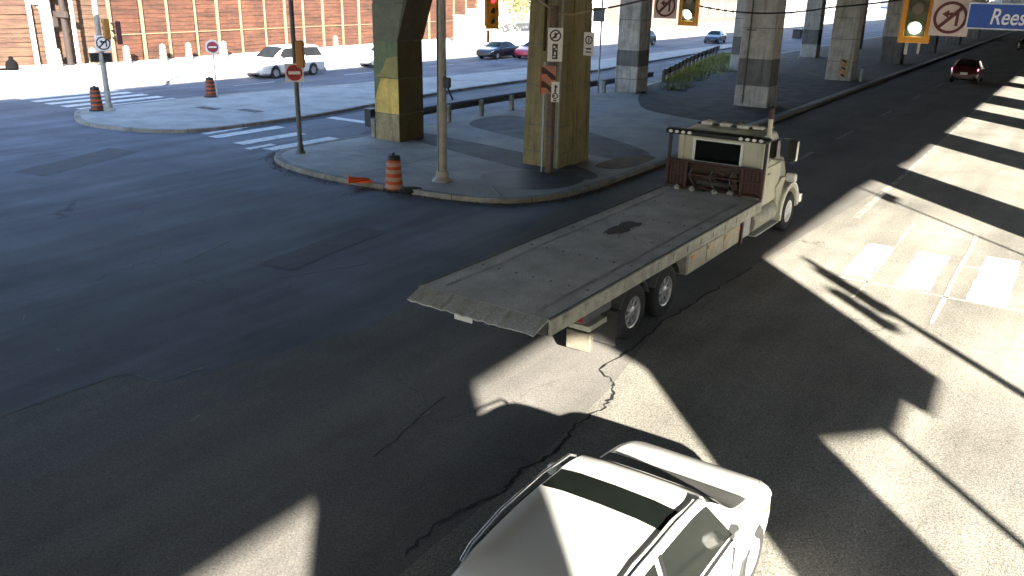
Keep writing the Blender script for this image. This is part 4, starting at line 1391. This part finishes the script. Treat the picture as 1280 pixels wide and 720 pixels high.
o = no_turn('turn_sign', 'white square no left turn sign beside the blue street name sign', p, RZ + .04, .64, PINKW, DRED, DRED)
hanger(o, .2, p)
p = on_plane(832, 7, 20.9)
o = no_turn('turn_sign', 'white square no left turn sign left of the middle traffic signal', p, RZ + .02, .62, PINKW, DRED, DRED)
hanger(o, .2, p)
pl_ = on_plane(1209, 20, 17.3)
pr_ = on_plane(1238, 18, 17.3)
p = on_plane(1262, 21, 17.3)
wS = (pl_ - p).length * 2
hS = .44
o = sign('street_sign', 'blue street name sign reading Rees at the top right corner', p, RZ, wS, hS, BLUE, STEEL, 'street sign')
rim = MB()
for z in (-hS / 2 + .012, hS / 2 - .012):
    rim.box((-.008, 0, z), (.016, wS, .024))
for y in (-wS / 2 + .012, wS / 2 - .012):
    rim.box((-.0085, y, 0), (.016, .024, hS - .05))
rim.build('rim', M('rim_pale', (.6, .66, .75), .5), o)
hanger(o, .1, p)
fc = bpy.data.curves.new('lettering', 'FONT')
fc.body = 'Rees'
fc.size = .40
fc.shear = .16
fc.extrude = .003
fc.align_x = 'LEFT'
fc.offset = .004
fo = bpy.data.objects.new('lettering', fc)
COL.objects.link(fo)
dg = bpy.context.evaluated_depsgraph_get()
lm = bpy.data.meshes.new_from_object(fo.evaluated_get(dg))
bpy.data.objects.remove(fo)
lm.materials.clear()
lm.materials.append(M('letter_white', (.8, .82, .85), .5, var=.03))
fo = bpy.data.objects.new('lettering', lm)
COL.objects.link(fo)
fo.parent = o
fo.scale = (.70, .93, 1)
fo.rotation_euler = (PI / 2, 0, -PI / 2)
fo.location = (-.012, wS / 2 - (pl_ - pr_).length, -.13)

# wires
def wire(label, pts, r, mat, name='cable'):
    o = MB().tube(pts, r, 6).build(name, mat)
    return tag(o, label, 'cable')


def sag(a, b, d, n=14):
    return [a.lerp(b, i / n) - Vector((0, 0, d * 4 * (i / n) * (1 - i / n))) for i in range(n + 1)]


wire('black span wire slung from the middle signal past the pale piers', sag(on_plane(868, 6, 21.2), on_plane(1040, 9, 21.6), .17) + sag(on_plane(1040, 9, 21.6), on_plane(1290, -34, 20), .1)[1:], .022, SBLACK)
wire('dark wire sloping from the olive pier up to the pale pier', sag(on_plane(742, 13, 23.9), on_plane(835, -8, 22), .03), .03, M('wire_grey', (.09, .085, .08), .7))
wire('pale cable wrapped round the olive pier near its top', [on_plane(664, -10, 23.6), on_plane(676, 2, 23.45), on_plane(692, 13, 23.4), on_plane(694, 17, 23.4), on_plane(716, 18, 23.55), on_plane(735, 14, 23.9), on_plane(744, 11, 24.5)], .035, M('cable_pale', (.33, .28, .15), .7))

# no entry sign with the signal head above it
fz = lambda v: math.atan2(v.y, v.x)
def raise_at(base, px, py, off=0):
    """point above the pole foot that shows at this pixel, pulled off metres towards the camera"""
    d = FW + CR * ((px - 640) / F_PX) - CU * ((py - 360) / F_PX)
    k = (base.y - off) / d.y
    return Vector((0, 0, CAM_H)) + d * k


p = raise_at(pl2, 368, 91, .14)
o = sign('no_entry_sign', 'square white no entry sign with a red disc on the dark island pole', p, fz(p), .62, .62)
disc_yz(.27, -.012, -.006).build('red_disc', RED, o)
MB().box((-.013, 0, 0), (.006, .40, .10)).build('white_bar', WHITE, o)
for y, z in ((.17, .13), (.06, .13), (-.06, .13), (-.17, .13), (.11, -.13), (0, -.13), (-.11, -.13)):
    MB().box((-.0135, y * .8, z), (.003, .07, .035)).build('lettering', DRED, o)
p = raise_at(pl2, 377, 78, -.02)
o = signal_head('amber backed signal head seen from behind above the no entry sign', p, fz(p) + PI - .25, '', False, M('signal_amber_old', (.40, .17, .03), .6, var=.15), False, .82)
# far signal pole group
p = raise_at(pl1, 129, 54, .16)
o = no_turn('turn_sign', 'white round topped no left turn sign on the pole by the far crosswalk', p, fz(p), .66, WHITE, SBLACK)
p = raise_at(pl1, 133, 44, .0)
signal_head('amber signal head behind the no left turn sign on the far pole', p, fz(p) + PI + .3, '', False, M('signal_amber_dim', (.34, .16, .03), .6, var=.15), False, .8)
p = raise_at(pl1, 146, 50, .05)
signal_head('dark red signal head sticking out right of the far pole', p, fz(p) - PI / 2, '', False, M('signal_maroon', (.075, .022, .022), .6), False, .9)
for px, lab in ((118, 'left'), (134, 'right')):
    p = raise_at(pl1, px, 72, .05)
    o = thing('pedestrian_signal', 'small dark pedestrian signal on the %s of the far signal pole' % lab, 'pedestrian signal', p, fz(p))
    MB().box((0, 0, 0), (.24, .40, .42), .03).build('housing', M('ped_dark', (0.1050, 0.0975, 0.0750), .6), o)
    MB().box((-.125, 0, 0), (.02, .3, .3), .006).build('lens', BLACK, o)
    MB().box((-.15, 0, .19), (.14, .4, .03), .006).build('visor', BLACK, o)

# signs by the olive pier
def glyph_blocks(o, rows, mat):
    m = MB()
    for y, z, a, b in rows:
        m.box((-.0085, y, z), (.004, a, b))
    m.build('print', mat, o)


p = raise_at(p5, 694, 56, .22)
o = sign('parking_sign', 'tall white sign with a black ring symbol on the olive pier', p, fz(p), .46, 1.0)
ring_yz(.135, .178, -.012, -.006, 0, .27).build('ring', SBLACK, o)
slab_yz([(.11, .14), (.14, .17), (-.11, .40), (-.14, .37)], -.0125, -.006).build('slash', SBLACK, o)
glyph_blocks(o, [(0, .28, .07, .16), (.04, .22, .05, .06), (0, -.2, .17, .46)], SBLACK)
glyph_blocks(o, [], WHITE) if False else None
wb = MB()
for y, z, a, b in ((.02, -.06, .06, .05), (-.03, -.13, .07, .03), (.0, -.26, .04, .10), (.02, -.36, .08, .03)):
    wb.box((-.0115, y, z), (.003, a, b))
wb.build('print_white', WHITE, o)
p = raise_at(p5, 685, 100, .2)
o = sign('warning_board', 'faded orange and dark striped board on the posts at the olive pier', p, fz(p) + .2, .50, .86, M('board_pink', (.55, .23, .17), .6, var=.1))
for z in (.21, -.21):
    slab_yz([(.22, z - .02), (.22, z + .17), (.16, z + .19), (-.24, z - .10), (-.24, z - .21), (-.12, z - .21), (.05, z - .03)], -.010, -.006).build('stripe', M('stripe_dark', (.06, .03, .025), .6), o)
MB().box((-.008, .23, 0), (.012, .04, .86)).build('edge_strip', M('strip_red', (.45, .06, .03), .5), o)
p = raise_at(p5, 694, 115, .26)
o = sign('parking_sign', 'small white sign with a black arrow ring, low on the timber post', p, fz(p) - .1, .25, .62)
ring_yz(.06, .095, -.012, -.006, 0, -.12).build('ring', SBLACK, o)
glyph_blocks(o, [(.0, .1, .05, .24), (-.04, .16, .06, .05), (.03, -.12, .05, .05), (0, -.26, .12, .04)], SBLACK)
p = raise_at(W(24.1, -13.93), 736, 55, .0)
o = sign('parking_sign', 'white sign with a dark ring on the shaded right side of the olive pier', p, fz(p) - .45, .36, .72)
ring_yz(.095, .135, -.012, -.006, 0, .12).build('ring', DRED, o)
glyph_blocks(o, [(0, .12, .04, .15), (0, -.15, .18, .05), (0, -.25, .2, .04)], SBLACK)
p = W(62.62, -13.95, .98)
o = sign('hazard_board', 'black and orange diagonal hazard board at the foot of the grey pier', p, RZ, .62, 1.25, M('board_tan', (.42, .30, .17), .7))
for k in range(5):
    z = -.48 + k * .24
    slab_yz([(.13, z + .0), (.13, z + .11), (-.15, z - .05 + .16 - .2 + .1), (-.15, z - .15)], -.010, -.006).build('stripe', SBLACK if k % 2 == 0 else M('board_orange', (.6, .2, .04), .6), o)
p6 = W(48.0, -24.6, .13)
fp = gp(747, 118, .13)
o = thing('signal_pole', 'thin grey post with a plain back plate left of the pale banded pier', 'sign post', Vector((fp.x, fp.y, .13)), RZ)
MB().cyl((0, 0, 0), (0, 0, 5.6), .05, n=10).build('shaft', STEEL, o, 50)
MB().box((-.06, .15, 4.35), (.03, .75, .75), .01).build('plate', STEEL_D, o)
fp = gp(1095, 104, .1)
o = thing('bollard', 'small white post beside the hazard board at the kerb', 'bollard', W(62.9, -12.75, .13), 0)
MB().cyl((0, 0, 0), (0, 0, .95), .08, .07, 10).build('post', M('bollard_white', (.4, .4, .36), .6), o, 50)
MB().lathe([(.08, .9), (.075, 1.0), (0, 1.03)], n=10).build('cap', STEEL_D, o)


# ------------------------------------------------------------------ guard rails
def rail(label, pts, name='guard_rail', gap=2.5, beam=STEEL_D, top=.78, posts=True, blocks=False):
    o = thing(name, label, 'guard rail', W(*pts[0], .132), 0)
    base = o.location.copy()
    L = [W(*q, .132) for q in pts]
    prof = [(-.03, top - .32), (.04, top - .26), (-.01, top - .19), (-.01, top - .13), (.04, top - .06), (-.03, top)]
    m = MB()
    for i in range(len(L) - 1):
        d = (L[i + 1] - L[i]).normalized()
        nn = Vector((d.y, -d.x, 0))
        for q in range(len(prof) - 1):
            vs = [L[k] - base + nn * prof[qq][0] + Vector((0, 0, prof[qq][1])) for k in (i, i + 1) for qq in (q, q + 1)]
            m.add(vs, [(0, 1, 3, 2)])
            m.add([v - nn * .02 for v in vs], [(2, 3, 1, 0)])
    m.build('beam', beam, o)
    acc = 0
    for i in range(len(L) - 1):
        seg = (L[i + 1] - L[i]).length
        d = (L[i + 1] - L[i]).normalized()
        ang = math.atan2(d.y, d.x)
        while acc < seg:
            q = L[i] + d * acc - base
            nn = Vector((d.y, -d.x, 0))
            MB().box(q + nn * (.05 if blocks else .13) + Vector((0, 0, (top - .05) / 2)), (.2, .2, top - .05), .015, ang).build('post', WOODP if blocks else M('rail_post_grey', (.25, .25, .23), .9, var=.25), o)
            if blocks:
                MB().box(q + nn * .2 + Vector((0, 0, top - .1)), (1.15, .1, .42), .02, ang).build('rail_block', BLACK, o)
            acc += gap
        acc -= seg
    return o


rail('weathered steel guard rail on short grey posts between the painted piers', [(24.6, -22.95), (30, -23.15), (36, -23.1), (43.5, -23.0)])
rail('dark guard rail end beside the pale banded pier', [(44.4, -23.2), (48, -23.3), (51.5, -23.2)], top=.7)
rail('dark railing of black blocks on posts along the grass verge', [(52.6, -23.0), (57, -24.1), (61.5, -25.4), (68, -27.0), (74.5, -28.4), (80, -29.6)], gap=2.1, blocks=True)
gt = MB().ribbon([W(s, t, .012) for s, t in ((23, -28.8), (27.4, -28.6), (32, -29.2), (39.3, -30.0), (57, -29.9), (90, -31.5))], .3)
gt.build('gutter', M('gutter_dark', (.02, .022, .026), .8, coords='World'), kind='structure')
fp = zp(464, 158)
o = thing('utility_box', 'small dark utility box at the left foot of the green and yellow pier', 'utility box', fp, RZ)
MB().box((0, 0, .36), (.4, .4, .72), .03).build('cabinet', M('box_dark', (.03, .033, .038), .6), o)
MB().box((0, 0, .74), (.44, .44, .04), .01).build('lid', STEEL_D, o)

# ------------------------------------------------------------------ hoarding of boards between posts
def hoarding(label, a, b, n, h, board, post, name='hoarding', bh=.3):
    A, B = W(*a, .12), W(*b, .12)
    o = thing(name, label, 'hoarding', A, math.atan2(B.y - A.y, B.x - A.x))
    L = (B - A).length
    st_ = L / n
    for i in range(n):
        m = MB()
        k = int(h / bh)
        for q in range(k):
            wob_ = random.uniform(-.03, .03)
            tl_ = random.uniform(-.035, .035)
            m.box((st_ * (i + .5), .05 + wob_, bh * (q + .5)), (st_ - .08, .05, bh - .02), 0, Matrix.Rotation(tl_, 4, 'X') @ Matrix.Rotation(random.uniform(-.012, .012), 4, 'Y'))
        m.build('board_panel', board[i % len(board)], o)
    for i in range(n + 1):
        w_ = random.choice((.10, .14, .20))
        MB().box((st_ * i + (random.uniform(-.25, .25) if 0 < i < n else 0), -.06, h / 2 + .05), (w_, .16, h + .1), .01).build('post', post, o)
    for z in (1.9, 4.6, 7.2):
        MB().box((L / 2, -.005, z), (L, .05, .07)).build('waler', post, o)
    MB().box((L / 2, .3, h / 2), (L, .05, h)).build('backing', M('backing_dark', (.05, .03, .025), .9), o)
    return o


def board_mat(name, c, c2):
    m = M(name, c, .85, var=.2, scale=.9, fine=.16, fscale=5, col2=c2, thr=(.38, .66))
    n, l = m.node_tree.nodes, m.node_tree.links
    tc = next(q for q in n if q.type == 'TEX_COORD')
    mp = n.new('ShaderNodeMapping')                      # grain and creases running aslant
    mp.inputs['Rotation'].default_value = (0, .6, 0)
    mp.inputs['Scale'].default_value = (.35, 1, 2.2)
    l.new(tc.outputs['Object'], mp.inputs['Vector'])
    for q in n:
        if q.type == 'TEX_NOISE':
            l.new(mp.outputs[0], q.inputs['Vector'])
    streak(m, (.22, .22, .16), .55, (.62, .5, .42), .42, .62)
    streak(m, (1.6, 1.6, .3), .5, (.5, .42, .38), .5, .7)
    return m


B1, B2, B3 = board_mat('board_orange_a', (0.0781, 0.0269, 0.0129), (0.0274, 0.0094, 0.0047)), board_mat('board_orange_b', (0.0834, 0.0296, 0.0140), (0.0300, 0.0105, 0.0052)), board_mat('board_orange_c', (0.0727, 0.0242, 0.0124), (0.0431, 0.0162, 0.0073))
T1, T2 = board_mat('board_tan_a', (0.0562, 0.0300, 0.0158), (0.0347, 0.0126, 0.0079)), board_mat('board_tan_b', (0.0600, 0.0356, 0.0180), (0.0378, 0.0142, 0.0089))
PYEL = M('post_cream', (0.1316, 0.1013, 0.0585), .8, var=.15)
hoarding('long tall orange board hoarding behind the far sidewalk, in full sun', (36, -58.4), (86, -62.4), 20, 9.6, [B1, B2, B3, B2], PYEL)
hoarding('tan and red slatted hoarding turning away at the far left corner', (-2, -70), (36, -58.5), 8, 9.6, [T1, T2], M('post_red', (0.0750, 0.0300, 0.0210), .8))
for i, (px, py) in enumerate(((160, 79), (205, 76), (237, 74), (281, 71), (118, 82), (74, 83), (420, 62))):
    barrel(['white barrel nearest the far signal pole, against the hoarding', 'second white barrel from the far signal pole along the hoarding', 'third white barrel along the hoarding, left of the round red sign',
            'white barrel behind the round red sign by the hoarding', 'white barrel half hidden behind the far signal pole', 'white barrel at the foot of the thick white pole', 'white barrel behind the white minivan by the hoarding'][i], zp(px, py, .125),
           M('barrel_white', (0.3630, 0.3520, 0.3190), .6, var=.08), M('barrel_cream', (0.1260, 0.0840, 0.0450), .5), False, 1.2, 'white barrels along the hoarding')
fp = zp(272, 74)
o = thing('road_sign', 'small round red sign on a thin post in front of the hoarding', 'road sign', Vector((*gp(272, 123, .14)[:2], .13)), fz(gp(272, 123)))
MB().cyl((.03, 0, 0), (.03, 0, 2.75), .03, n=8).build('post', STEEL, o)
disc_yz(.36, -.012, 0, 0, 2.55).build('rim', WHITE, o)
disc_yz(.27, -.02, -.012, 0, 2.55).build('red_disc', M('sign_red_dim', (.30, .04, .06), .5), o)
MB().box((-.023, 0, 2.55), (.006, .38, .08)).build('white_bar', WHITE, o)
fp = zp(16, 88, .125)
o = thing('rubbish_bag', 'small dark rubbish bag lying on the sunlit far sidewalk', 'rubbish bag', fp, .4)
MB().lathe([(0, 0), (.30, .03), (.40, .2), (.33, .5), (.12, .72), (.15, .85), (0, .9)], n=14).build('sack', M('bag_black', (0.0030, 0.0030, 0.0034), .95, spec=.1), o, 70)
MB().box((-.5, .1, .08), (.7, .3, .12), .04).build('flap', M('bag_black', (0.0030, 0.0030, 0.0034), .95, spec=.1), o)
for px, py, lab, hh in ((576, 53, 'left of two tall white cabinets below the end of the orange hoarding', 2.7), (592, 51, 'right of two tall white cabinets below the end of the orange hoarding', 3.3)):
    o = thing('utility_cabinet', lab, 'cabinet', zp(px, py, .125), RZ)
    MB().box((0, 0, hh / 2), (1.0, 1.2, hh), .04).build('cabinet', M('cabinet_white', (.7, .7, .66), .6), o)
    MB().box((-.505, 0, hh / 2), (.02, 1.0, hh * .8), .006).build('door', M('cabinet_door', (.62, .62, .58), .6), o)
    MB().box((0, 0, hh + .04), (1.08, 1.28, .08), .02).build('lid', M('cabinet_white', (.7, .7, .66), .6), o)

# ------------------------------------------------------------------ far buildings
def building(label, a, b, depth, h, wall, win, cols, rows, name='building', wz=(1.6, 1.9), z0=1.2, group=None):
    A, B = W(*a, .1), W(*b, .1)
    o = thing(name, label, 'building', A, math.atan2(B.y - A.y, B.x - A.x), group)
    L = (B - A).length
    MB().box((L / 2, depth / 2, h / 2), (L, depth, h)).build('wall', wall, o)
    MB().box((L / 2, depth / 2, h + .2), (L + .5, depth + .5, .4)).build('roof', STEEL_D, o)
    MB().box((L / 2, -.06, .5), (L, .12, 1.0)).build('plinth', M('plinth', (.3, .29, .27), .9), o)
    fm = None
    for r in range(rows):
        for c in range(cols):
            x = L * (c + .5) / cols
            z = z0 + (h - z0) * (r + .5) / rows
            if fm is None:
                q = MB()
                ww, hh = wz
                q.box((0, -.03, hh / 2), (ww + .2, .1, .1)).box((0, -.03, -hh / 2), (ww + .3, .16, .1)).box((ww / 2, -.03, 0), (.1, .1, hh)).box((-ww / 2, -.03, 0), (.1, .1, hh)).box((0, -.03, 0), (.06, .08, hh))
                fm = q.mesh('window', M('frame_pale', (.5, .5, .48), .6))
                pm = MB().box((0, .0, 0), (wz[0], .05, wz[1])).mesh('pane', win)
            f_ = bpy.data.objects.new('window', fm)
            p_ = bpy.data.objects.new('pane', pm)
            COL.objects.link(f_)
            COL.objects.link(p_)
            f_.parent, f_.location = o, (x, 0, z)
            p_.parent = f_
    return o


WPALE = M('window_pale', (.16, .17, .18), .15)
building('pale concrete building blown white by the sun behind the far road', (88, -66), (128, -66.5), 20, 16, M('wall_pale', (.62, .60, .55), .9, var=.08, scale=.3), M('window_bright', (.35, .36, .36), .3), 9, 3)
building('pinkish brick building seen between the pale piers', (129, -51), (166, -51.5), 18, 15, M('wall_brick', (0.0960, 0.0700, 0.0620), .9, var=.2, scale=.5, fine=.15, fscale=6), WPALE, 10, 4, wz=(1.5, 2.0))
building('grey office building far away between the two right-hand pale piers', (168, -51), (262, -51), 18, 17, M('wall_grey', (0.0936, 0.0972, 0.0972), .8, var=.1, scale=.3), WPALE, 26, 4, wz=(2.2, 2.4))
building('long dark building closing the end of the shaded road', (405, -60), (420, 60), 20, 30, M('wall_dim', (.10, .10, .10), .9), WPALE, 12, 5, wz=(3, 3))
lw = thing('low_wall', 'low pale wall across the grey building beyond the piers', 'wall', W(118, -44.6, .1), RZ)
MB().box((45, 0, .75), (90, .25, 1.5), .02).build('wall_panel', M('low_wall_pale', (0.2100, 0.2150, 0.2200), .9, var=.1, coords='World'), lw)
MB().box((45, 0, 1.55), (90, .34, .1), .02).build('coping', PC_GREY, lw)
for i, (px, py) in enumerate(((996, 49), (1008, 48))):
    p = gp(px, py)
    o = thing('waste_bin', ['left', 'right'][i] + ' of two small black bins far away in front of the low pale wall', 'bin', Vector((p.x, p.y, .1)), RZ)
    MB().box((0, 0, .55), (1.0, 1.1, 1.1), .06).build('bin_body', BLACK, o)
    MB().box((0, 0, 1.14), (1.1, 1.2, .1), .03).build('lid', SBLACK, o)
bw = thing('retaining_wall', 'dim concrete retaining wall along the road past the last piers', 'wall', W(170, -25, 0), RZ)
MB().box((80, 0, 1.6), (160, .6, 3.2), .04).build('wall_panel', PC_BAND, bw)


# ------------------------------------------------------------------ green: verge grass, weeds, trees
def leaves(c, r, n, size, squash=1.0, seed=1):
    rnd = random.Random(seed)
    m = MB()
    cl = [(Vector((rnd.gauss(0, .5), rnd.gauss(0, .5), rnd.gauss(0, .42) * squash)) * r, rnd.uniform(.22, .5) * r) for _ in range(26)]
    for _ in range(n):
        k, kr = rnd.choice(cl)
        d = Vector((rnd.gauss(0, 1), rnd.gauss(0, 1), rnd.gauss(0, 1))).normalized() * kr * rnd.random() ** .4
        p = Vector(c) + k + d
        a, b = Vector((rnd.gauss(0, 1), rnd.gauss(0, 1), rnd.gauss(0, 1))).normalized(), Vector((rnd.gauss(0, 1), rnd.gauss(0, 1), rnd.gauss(0, 1))).normalized()
        b = (b - a * a.dot(b)).normalized()
        s_ = size * rnd.uniform(.6, 1.3)
        m.add([p - a * s_, p + b * s_ * .5, p + a * s_, p - b * s_ * .5], [(0, 1, 2, 3)])
    return m


def tree(label, p, h, r, mat, seed, n=2600, size=.28):
    o = thing('tree', label, 'tree', p, 0)
    m = MB().tube([(0, 0, 0), (.05, .02, h * .3), (-.06, .05, h * .55), (.0, 0, h * .8)], .16, 8)
    rnd = random.Random(seed)
    for k in range(7):
        a = rnd.uniform(0, 6.28)
        z = h * rnd.uniform(.3, .6)
        m.tube([(0, 0, z), (math.cos(a) * r * .4, math.sin(a) * r * .4, z + h * .15), (math.cos(a) * r * .8, math.sin(a) * r * .8, z + h * .28)], .06, 5)
    m.build('trunk', M('bark', (.08, .06, .045), .95, var=.3), o)
    leaves((0, 0, h * .66), r, n, size, .9, seed).build('crown', mat, o)
    return o


LY = M('leaf_yellow', (.20, .17, .05), .8, var=.35, scale=1.5)
LG_ = M('leaf_green', (.06, .075, .03), .8, var=.4, scale=1.5)
tree('yellowing tree in the sun above the charcoal sedan', W(93, -58, .1), 9.5, 3.6, LY, 3)
tree('second yellowing tree behind the olive pier', W(99, -60, .1), 10, 3.4, LY, 5)
tree('dark tree in the dim distance right of the hazard board', W(150, -19, .1), 6.0, 2.6, LG_, 8, 1800)
tree('dark tree far down the road behind the right-hand traffic signal', W(176, -20, .1), 6.5, 3, LG_, 9, 1800)
rnd = random.Random(5)
g = MB()
GP = [(52.8, -23.2), (57, -24.3), (61.5, -25.6), (68, -27.3), (74.5, -28.7), (82, -30)]
for _ in range(7000):
    i = rnd.randrange(len(GP) - 1)
    u = rnd.random()
    s = GP[i][0] * (1 - u) + GP[i + 1][0] * u
    t = GP[i][1] * (1 - u) + GP[i + 1][1] * u
    far = max(0.0, min(1.0, (s - 52) / 22))
    t += .35 + abs(rnd.gauss(0, .45 + 1.7 * far))
    if rnd.random() < .15 and s < 66:
        t -= rnd.uniform(.2, .8)
    p = W(s, t, .13)
    h = rnd.uniform(.06, .34) * (1.3 if rnd.random() < .15 else .7)
    a = rnd.uniform(0, 6.28)
    w_ = rnd.uniform(.02, .06)
    d = Vector((math.cos(a), math.sin(a), 0))
    e = Vector((rnd.gauss(0, .12), rnd.gauss(0, .12), h))
    g.add([p - d * w_, p + d * w_, p + e], [(0, 1, 2)])
g.build('grass', M('grass_verge', (0.3468, 0.3561, 0.1034), .9, var=.45, scale=2.5, coords='World'), kind='stuff')
rnd = random.Random(21)
for i, (px, py) in enumerate(((852, 108), (868, 100), (842, 112), (905, 88))):
    p = zp(px, py)
    o = thing('weed_clump', ['pale weeds in the verge below the black railing, nearest the banded pier', 'second clump of pale weeds below the black railing', 'low weeds at the right foot of the pale banded pier', 'weeds beside the pier behind the truck cab'][i], 'weeds', p, 0)
    m = MB()
    for k in range(160):
        a = rnd.uniform(0, 6.28)
        r = rnd.uniform(0, .8)
        b = Vector((math.cos(a) * r, math.sin(a) * r, 0))
        d = Vector((rnd.gauss(0, 1), rnd.gauss(0, 1), 0)).normalized() * .03
        m.add([b - d, b + d, b + Vector((rnd.gauss(0, .18), rnd.gauss(0, .18), rnd.uniform(.12, .45)))], [(0, 1, 2)])
    m.build('blades', M('weed_pale', (0.2800, 0.2940, 0.1680), .9, var=.4, scale=3), o)

# ------------------------------------------------------------------ out on the sunny side: the signal pole that throws the long thin shadow
o = thing('signal_pole', 'signal pole on the sunny corner whose long shadow crosses the crosswalk', 'pole', W(5.94, 8.0), RZ)
MB().cyl((0, 0, 0), (0, 0, 6.9), .12, .09, 14).build('shaft', STEEL, o, 50)
p = W(5.94, 8.0, 5.75)
signal_head('signal head at the top of the sunny corner pole', p + Vector((.0, -.12, 0)), RZ + 1.2, '', False, SIGNY, False)
signal_head('second signal head on the sunny corner pole, hung to its left', W(5.3, 8.0, 5.55), RZ + 1.2, '', False, SIGNY, False, .8)
o = thing('sign_post', 'thin sign post on the sunny side beyond the crosswalk', 'sign post', W(14.0, 8.0), RZ)
MB().cyl((0, 0, 0), (0, 0, 7.5), .05, n=10).build('shaft', STEEL, o, 50)
MB().box((.2, 0, 6.7), (.9, .04, .35)).build('plate', STEEL, o)

# ------------------------------------------------------------------ unseen apartment blocks added to the south to cut the sky light
for i, (a, b, h) in enumerate((((120, 64), (70, 62), 27), ((66, 62), (22, 60), 29), ((18, 60), (-30, 60), 28), ((-34, 60), (-90, 62), 29))):
    building(['grey', 'brown', 'pale grey', 'dark grey'][i] + ' apartment block added south of the highway to cut the sky light', a, b, 16, h,
             M('south_wall_%s' % 'abcd'[i], [(.09, .09, .09), (.08, .06, .05), (.10, .10, .10), (.07, .07, .075)][i], .85), GLASS, 12, 8, wz=(2.2, 1.9))

# grit and leaves gathered along the kerb of the island
rnd = random.Random(77)
dbm = MB()
KP = rounded(isl1, 2)
for _ in range(900):
    i = rnd.randrange(len(KP) - 1)
    a, b = KP[i], KP[i + 1]
    if max(a[0], b[0]) > 45 or a[1] < -24 and b[1] < -24:
        continue
    u = rnd.random()
    s_ = a[0] * (1 - u) + b[0] * u
    t_ = a[1] * (1 - u) + b[1] * u
    cx, cy = 24.0, -18.0
    d = Vector((s_ - cx, t_ - cy)).normalized() * (abs(rnd.gauss(0, .22)) + .04)
    p = W(s_ + d.x if s_ < 22 else s_, t_ + d.y, .012)
    r = rnd.uniform(.012, .045)
    an = rnd.uniform(0, 6.28)
    dbm.add([p + Vector((r * math.cos(an + q * 2.1), r * math.sin(an + q * 2.1), 0)) for q in range(3)] + [p + Vector((0, 0, r * .8))], [(0, 1, 3), (1, 2, 3), (2, 0, 3)])
dbm.build('grit', M('grit', (.12, .095, .07), .95, var=.6, scale=9, coords='World'), kind='stuff')
